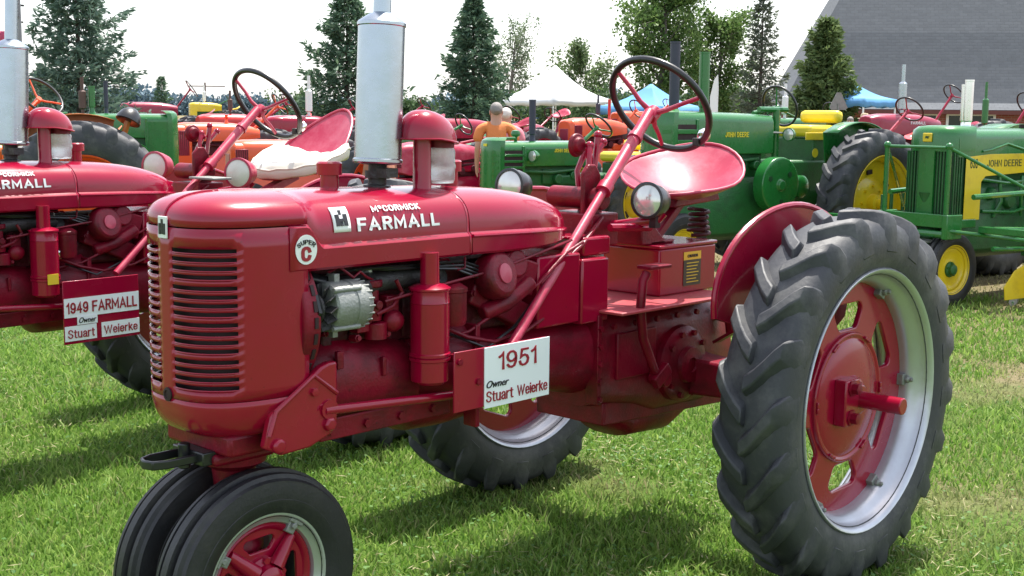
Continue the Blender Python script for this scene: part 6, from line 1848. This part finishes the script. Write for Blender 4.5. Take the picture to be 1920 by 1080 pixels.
# cultivator: its own thing, mounted on and around the green tractor
K = thing('row_cultivator', 'green pipe frame cultivator mounted round the nose of the big green tractor', 'cultivator', G.location, R_(-12))
fr_ = MB()
for sg in (1, -1):
    part('upright', MB().tube([(2.62, sg * .34, .72), (2.62, sg * .34, 1.46)], .022, 8).ball((2.62, sg * .34, 1.47), .035, 8, 6), 'green', K)
    part('lift_rod', MB().tube([(2.62, sg * .34, 1.46), (1.5, sg * 1.0, .82)], .015, 8), 'green', K)
    part('lower_rod', MB().tube([(2.64, sg * .36, .72), (1.35, sg * 1.05, .55)], .018, 8), 'green', K)
    part('side_plate', MB().box2((2.66, sg * .36 - .03, .64), (2.44, sg * .36 + .03, .86)), 'green', K, bevel=.008)
    part('toolbar', MB().box2((2.3, sg * .5, .70), (2.36, sg * 1.45, .76)), 'green', K, bevel=.006)
    part('parallel_link', MB().tube([(2.3, sg * .62, .74), (1.3, sg * .72, .70)], .022, 8).tube([(2.3, sg * .62, .56), (1.3, sg * .72, .52)], .022, 8), 'green', K)
    part('long_rail', MB().tube([(2.4, sg * .46, 1.02), (.6, sg * .62, 1.08)], .026, 8), 'green', K)
    for j, (cx_, cy_) in enumerate(((1.75, .60), (1.45, .75), (1.15, .62), (1.9, .95), (1.55, 1.12), (1.2, 1.25))):
        sk = part('shank', MB().tube([(cx_, sg * cy_, .95), (cx_, sg * cy_, .30), (cx_ + .06, sg * cy_, .12), (cx_ + .16, sg * cy_, .03)], .02, 8).box((cx_, sg * cy_, .70), (.10, .08, .10)).box((cx_, sg * cy_, .5), (.08, .07, .06)), 'green_cast', K, bevel=.004)
        part('shovel', MB().prism([(-.05, .12), (.05, .12), (.04, .03), (0, -.01), (-.04, .03)], lambda u, v, t: (cx_ + .12 + t + (.10 - v) * .5, sg * cy_ + u, v + .01), 0, .012), 'alu', sk)
    for j, (cx_, cy_) in enumerate(((1.98, .70), (1.5, .95))):
        part('shield', MB().prism([(cx_ + .22, .10), (cx_ + .24, .22), (cx_ + .10, .36), (cx_ - .22, .46), (cx_ - .22, .10)], lambda u, v, t: (u, sg * t, v), cy_, cy_ + .012), 'yellow', K, bevel=.003)
    part('yellow_bar', MB().box2((1.7, sg * .78, .66), (1.2, sg * .84, .70)), 'yellow', K)
part('cross_tube', MB().tube([(2.62, -.36, .68), (2.62, .36, .68)], .035, 10), 'green', K)
part('front_plate', MB().box2((2.64, -.34, .74), (2.60, .34, .86)), 'green', K, bevel=.006)
part('tray', MB().box2((2.74, -.34, .60), (2.50, .2, .615)), 'alu', K)
part('top_rail', MB().tube([(2.62, -.34, 1.46), (2.62, .34, 1.46)], .014, 8), 'green', K)

# orange tractor at far left: tyre, fender and steering wheel above the second red tractor
OR = dict(paint='orange', cast='orange', wheel='orange', engine='engine', swspoke='orange', swcol='orange')
yl = YAW + math.pi - R_(101) + R_(17)
p = at(163, 12.6)
rzL = YAW + R_(110)
_q = Matrix.Rotation(rzL, 3, 'Z') @ Vector((0, .80, 0))
OL = old_tractor('rust orange tractor at the far left with a big bare rear tyre', (p.x - _q.x, p.y - _q.y, p.z), rzL, dict(OR, paint='orange_dk', kind='ac', hood=(.75, 2.35, .24, 1.45, 1.12), grille_bottom=.75,
    rw=(.80, .36, .46, .80), fw=(.33, 2.0, .14, .2), sw_y=.7, sw=(.36, 1.84, 52, .235), sw_base=(.85, 1.3), swspoke='orange', seat='pan', seatpos=(-.2, 1.35), lugs=20, fenders=(35, 112), fender_y=(-.95, -.55), fenderm='orange_dk', case=.3))
hp = MB().lathe([(0, -.12), (.05, -.11), (.10, -.06), (.122, 0), (.125, .03), (.11, .035), (0, .03)], (-.46, .62, 1.62), (.35, .25, -.75), 24)
part('work_lamp', hp, 'black', OL); part('work_lamp_stem', MB().tube([(-.45, .62, 1.60), (-.42, .62, 1.5), (-.3, .6, 1.3)], .03, 8), 'orange_dk', OL)

oc1 = at(545, 22.5)
old_tractor('orange tractor behind the second steering wheel, dark grille panels', oc1, R_(-18), dict(OR, kind='ac', hood=(.55, 2.05, .23, 1.42, 1.12), grille_bottom=.70, rw=(.66, .30, .38, .78), fw=(.32, 1.75, .14, .19), sw=(.15, 1.75, 35, .21), sw_base=(.7, 1.25), seat='pan', seatpos=(-.35, 1.2), lugs=18, case=.2, stacks=[(1.1, 0, 1.42, 1.56, .03, 'orange')]), group='orange tractors')
oc1b = at(668, 20)
old_tractor('second orange tractor close behind the white seat cushion', oc1b, R_(-20), dict(OR, kind='ac', hood=(.55, 2.0, .23, 1.22, .95), grille_bottom=.56, rw=(.62, .30, .36, .78), fw=(.30, 1.7, .14, .18), seat='pan', seatpos=(-.35, 1.1), lugs=18, case=.2), group='orange tractors')
oc2 = at(1195, 26)
old_tractor('orange tractor left of the nearest steering column, open engine side', oc2, R_(-10), dict(OR, kind='ac', hood=(.50, 2.0, .25, 1.52, 1.18), grille_bottom=.80, rw=(.70, .32, .40, .80), fw=(.32, 1.75, .14, .19), sw=(.1, 1.72, 35, .21), sw_base=(.6, 1.3), seat='pan', seatpos=(-.35, 1.25), lugs=18, case=.3, mufflers=[(1.15, 0, 1.52, 1.98, .045, 'navy')], stacks=[(.9, .05, 1.5, 1.9, .03, 'red_bright')]), group='orange tractors')

jl = at(96, 17.5)
old_tractor('green tractor behind the big left tyre with green and rusty stacks', jl, YAW - R_(76), dict(JD, kind='jd', hood=(.35, 1.75, .21, 1.60, 1.28), grille_bottom=.90, slats=0, rw=(.75, .3, .48, .8), fw=(.34, 1.5, .14, .2), sw=(-.15, 1.62, 25, .2), sw_base=(.3, 1.6),
    stacks=[(.62, .0, 1.6, 1.98, .045, 'green'), (.80, .08, 1.6, 2.05, .03, 'navy')], mufflers=[(.50, -.02, 1.58, 2.1, .05, 'rust')], seat='pan', seatpos=(-.4, 1.3), lugs=18, belt_pulley=1))

RD = dict(paint='red_bright', cast='red_bright', wheel='red_bright', engine='engine', swspoke='red', swcol='red')
def far(label, px, d, rz, st, dz=0): 
    q = at(px, d); q.z += dz
    return old_tractor(label, q, rz, dict(st, detail=False), group=st.get('grp'))
IH = dict(RD, kind='ih', hood=(.5, 2.0, .22, 1.42, 1.15), grille_bottom=.75, rw=(.68, .28, .46, .78), fw=(.32, 1.8, .13, .19), sw=(.0, 1.78, 40, .21), sw_base=(.8, 1.2), seat='pan', seatpos=(-.3, 1.35), lugs=16, case=.25, grp='red tractors at the back')
far('maroon tractor with white muffler by the barn wall', 1775, 24, R_(-20), dict(IH, paint='maroon', cast='maroon', wheel='maroon', hood=(.5, 2.2, .24, 1.66, 1.30), rw=(.80, .36, .5, .9), mufflers=[(1.35, 0, 1.66, 2.55, .075, 'muffler')], decals=[('FARMALL', 'white', 1.35, 1.48, .36, .06)], sw=(.1, 2.05, 40, .21)))
far('bright red tractor nose on between the green rear wheel and the large green tractor', 1688, 18.5, R_(-8), dict(IH, hood=(.5, 1.9, .22, 1.40, 1.1), rw=(.66, .28, .42, .8)))
far('red tractor with grey grille beside the man in orange', 955, 25, R_(-2), dict(IH, paint='red', cast='red', wheel='red', hood=(.5, 2.05, .24, 1.50, 1.15), grillem='alu', sw=(0, 1.6, 40, .2)))
far('dull red tractor with a bare pan seat beyond the man in orange', 1035, 30, R_(12), dict(IH, paint='red', cast='red', wheel='red', hood=(.5, 2.0, .2, 1.35, 1.1), seatm='red_seat', seatpos=(-.3, 1.5), sw=(.1, 1.55, 40, .2)))
far('pinkish red tractor just left of the small green tractor', 935, 20, R_(-5), dict(IH, paint='red_seat', cast='red', wheel='silver', hood=(.45, 2.0, .22, 1.22, .95), rw=(.58, .26, .40, .7), sw=(.0, 1.35, 40, .2), seatpos=(-.3, 1.0)))
far('red tractor cut by the right edge behind the large green tractor', 1935, 21, R_(-25), dict(IH, paint='red', cast='red', sw=(.3, 1.85, 35, .24), hood=(.5, 2.0, .22, 1.45, 1.15), mufflers=[(1.2, 0, 1.45, 2.2, .05, 'green')]))
far('green tractor behind the pine with a white stack', 1545, 26, R_(-10), dict(JD, kind='jd', hood=(.4, 1.9, .21, 1.55, 1.25), grille_bottom=.85, rw=(.75, .3, .48, .8), fw=(.34, 1.6, .14, .2), mufflers=[(1.4, 0, 1.55, 2.22, .06, 'white')], seat='pan', seatpos=(-.3, 1.3), sw=(.0, 1.7, 30, .2), grp='green tractors at the back'))
far('yellow hooded tractor with pale muffler far behind the orange one', 437, 62, R_(-20), dict(JD, paint='yellow', cast='yellow', kind='ih', hood=(.4, 1.9, .24, 1.72, 1.3), grille_bottom=.8, rw=(.7, .3, .42, .8), fw=(.32, 1.6, .14, .2), mufflers=[(1.2, 0, 1.7, 2.55, .075, 'white')], seat='pan', seatpos=(-.3, 1.4), sw=(.0, 1.9, 40, .2), grp='far tractors'))
far('red tractor with white muffler before the muffler spruce', 668, 27, R_(-20), dict(IH, paint='red', cast='red', wheel='red_bright', hood=(.4, 1.9, .22, 1.50, 1.15), mufflers=[(1.0, 0, 1.50, 2.32, .07, 'white')], sw=(0, 1.7, 40, .2)))
far('red tractor seen through the second steering wheel', 545, 28, R_(-15), dict(IH, hood=(.5, 2.0, .22, 1.50, 1.2), mufflers=[(1.3, 0, 1.5, 2.0, .05, 'rust')]))
far('maroon tractor far behind the left green hood', 375, 36, R_(-25), dict(IH, paint='maroon', cast='maroon', hood=(.5, 2.0, .24, 1.7, 1.3), sw=(.1, 2.1, 35, .26)))
far('red tractor in the gap right of the muffler', 795, 30, R_(-15), dict(IH, paint='red', cast='red', hood=(.5, 2.0, .22, 1.45, 1.15), mufflers=[(1.3, 0, 1.45, 2.3, .05, 'muffler')], sw=(0, 1.75, 40, .2)))
far('green tractor low in the gap right of the muffler', 868, 22, R_(-10), dict(JD, kind='jd', hood=(.4, 1.9, .21, 1.3, 1.05), grille_bottom=.7, rw=(.62, .3, .4, .8), fw=(.3, 1.6, .14, .19), sw=(.0, 1.45, 30, .2), seat='pan', seatpos=(-.3, 1.1), grp='green tractors at the back'))
far('orange tractor under the blue canopy', 1245, 36, R_(-10), dict(OR, kind='ac', hood=(.5, 2.0, .24, 1.6, 1.25), grille_bottom=.8, rw=(.7, .3, .42, .8), fw=(.32, 1.7, .14, .2), seat='pan', seatpos=(-.3, 1.3), sw=(.0, 1.8, 40, .2), grp='orange tractors'))

SG = thing('slow_vehicle_sign', 'grey backed triangle sign standing left of the barn canopy', 'sign', at(1557, 24), YAW + R_(90))
part('triangle_plate', MB().prism([(-.17, 1.78), (-.13, 1.74), (.13, 1.74), (.17, 1.78), (.04, 2.06), (-.04, 2.06)], lambda u, v, t: (u, t, v), -.006, .006), 'alu', SG)
part('sign_post', MB().tube([(0, .02, 0), (0, .02, 1.85)], .018, 8), 'alu', SG)
FB = thing('feather_banner', 'white feather banner behind the green stacked tractor', 'banner', at(1326, 30), YAW + R_(90))
part('banner_cloth', MB().prism([(-.10, 1.5), (.06, 1.5), (.07, 2.0), (-.02, 2.4), (-.09, 2.5), (-.12, 2.2)], lambda u, v, t: (u, t, v), -.004, .004), 'white', FB)
part('banner_pole', MB().tube([(-.1, 0, 0), (-.11, 0, 2.2), (-.09, 0, 2.5)], .012, 6), 'white', FB)

# ------------------------------------------------------------------ people
def person(label, pos, rz, shirt, trousers, hair, h=1.76, hat=None, arms='down'):
    T = thing('person', label, 'person', pos, rz)
    s = h / 1.76
    def skin(name, pts, edges, rad, m, sub=2):
        me = bpy.data.meshes.new(name)
        me.from_pydata([tuple(c * s for c in p) for p in pts], edges, [])
        o = bpy.data.objects.new(name, me); COL.objects.link(o); o.parent = T
        me.materials.append(M[m])
        sk = o.modifiers.new('skin', 'SKIN'); sk.use_smooth_shade = True
        lay = me.skin_vertices[0] if me.skin_vertices else None
        if lay is None:
            bm = bmesh.new(); bm.from_mesh(me); bm.verts.layers.skin.verify(); bm.to_mesh(me); bm.free(); lay = me.skin_vertices[0]
        for i, r in enumerate(rad):
            lay.data[i].radius = (r[0] * s, r[1] * s) if hasattr(r, '__len__') else (r * s, r * s)
            lay.data[i].use_root = (i == 0)
        d = o.modifiers.new('sub', 'SUBSURF'); d.levels = d.render_levels = sub
        return o
    # local +x is the way the person faces
    el = (0.06, .30, 1.12); 
    P = [(0, 0, .98), (0, 0, 1.15), (0, 0, 1.36), (0, 0, 1.45), (0.015, 0, 1.525), (0.02, 0, 1.60), (0.015, 0, 1.67)]
    E = [(0, 1), (1, 2), (2, 3), (3, 4), (4, 5), (5, 6)]
    Rr = [(.11, .11), (.12, .12), (.10, .10), (.055, .055), (.068, .075), (.078, .088), (.06, .07)]
    for sg in (1, -1):
        b = len(P)
        P += [(0, sg * .19, 1.40), (-.02, sg * .25, 1.14), (.07, sg * .25, .92), (.09, sg * .245, .83)]
        E += [(2, b), (b, b + 1), (b + 1, b + 2), (b + 2, b + 3)]; Rr += [.055, .042, .032, (.036, .02)]
        for k_ in range(4):
            f = len(P)
            P += [(.075 + .02 * k_, sg * .245, .775 + .004 * abs(k_ - 1.5)), (.07 + .02 * k_, sg * .235, .735 + .01 * abs(k_ - 1.5))]
            E += [(b + 3, f), (f, f + 1)]; Rr += [.010, .008]
        f = len(P); P += [(.125, sg * .23, .83), (.135, sg * .225, .79)]; E += [(b + 3, f), (f, f + 1)]; Rr += [.011, .009]
        b = len(P)
        P += [(0, sg * .10, .90), (.015, sg * .11, .50), (-.01, sg * .115, .09), (.09, sg * .125, .03)]
        E += [(0, b), (b, b + 1), (b + 1, b + 2), (b + 2, b + 3)]; Rr += [.085, .06, .045, .035]
    skin('body', P, E, Rr, 'skin')
    # shirt with sleeves
    P = [(0, 0, .84), (0, 0, 1.10), (0, 0, 1.35), (0, 0, 1.49)]; E = [(0, 1), (1, 2), (2, 3)]; Rr = [(.165, .165), (.165, .165), (.175, .165), (.08, .08)]
    for sg in (1, -1):
        b = len(P); P += [(0, sg * .11, 1.415), (0, sg * .205, 1.385), (-.02, sg * .26, 1.20)]; E += [(2, b), (b, b + 1), (b + 1, b + 2)]; Rr += [.075, .082, .07]
    skin('shirt', P, E, Rr, shirt)
    P = [(0, 0, 1.06), (0, 0, .88)]; E = [(0, 1)]; Rr = [(.14, .14), (.14, .14)]
    for sg in (1, -1):
        b = len(P); P += [(.005, sg * .10, .78), (.015, sg * .11, .48), (-.01, sg * .115, .08)]; E += [(1, b), (b, b + 1), (b + 1, b + 2)]; Rr += [.10, .075, .062]
    skin('trousers', P, E, Rr, trousers)
    for sg in (1, -1):
        part('shoe', MB().ball((.045 * s, sg * .12 * s, .04 * s), (.14 * s, .05 * s, .05 * s)), 'black', T)
    hd = MB().ball((-.005 * s, 0, 1.645 * s), (.100 * s, .084 * s, .088 * s), 18, 10)
    hd.v = [(x - .012 * s if z < 1.64 * s else x, y, z) for x, y, z in hd.v]
    part('hair', hd, hair, T)
    part('nose', MB().ball((.108 * s, 0, 1.59 * s), (.018 * s, .013 * s, .022 * s), 8, 6), 'skin', T)
    for sg in (1, -1):
        part('ear', MB().ball((.01 * s, sg * .082 * s, 1.595 * s), (.018 * s, .010 * s, .032 * s), 8, 6), 'skin', T)
        part('eye', MB().ball((.085 * s, sg * .03 * s, 1.615 * s), (.012 * s, .012 * s, .010 * s), 8, 6), 'dark', T)
    if hat:
        part('hat', MB().lathe([(.17, 1.65), (.165, 1.66), (.10, 1.665), (.098, 1.74), (.08, 1.78), (0, 1.79)], (0, 0, 0), (0, 0, 1), 24).xf(Matrix.Scale(s, 4)), hat, T)
    return T
away = YAW
person('man in an orange short sleeved shirt with grey hair, back to the camera', at(928, 18), away + R_(6), 'orange_shirt', 'khaki', 'hair_grey', 1.86)
person('white haired person mostly hidden behind the man in orange', at(946, 19.3), away - R_(20), 'pink_shirt', 'jeans', 'hair_white', 1.78)
person('person in tan shirt and jeans mostly hidden behind the tall muffler', at(712, 10.5), away + R_(80), 'tan_shirt', 'jeans', 'hair_white', 1.74)
person('person in a straw hat near the barn window', at(1606, 30), away + math.pi, 'pink_shirt', 'jeans', 'hair_grey', 1.62, hat='straw')
person('bareheaded person beside the straw hat wearer', at(1580, 31), away + R_(150), 'tan_shirt', 'jeans', 'hair_grey', 1.58)
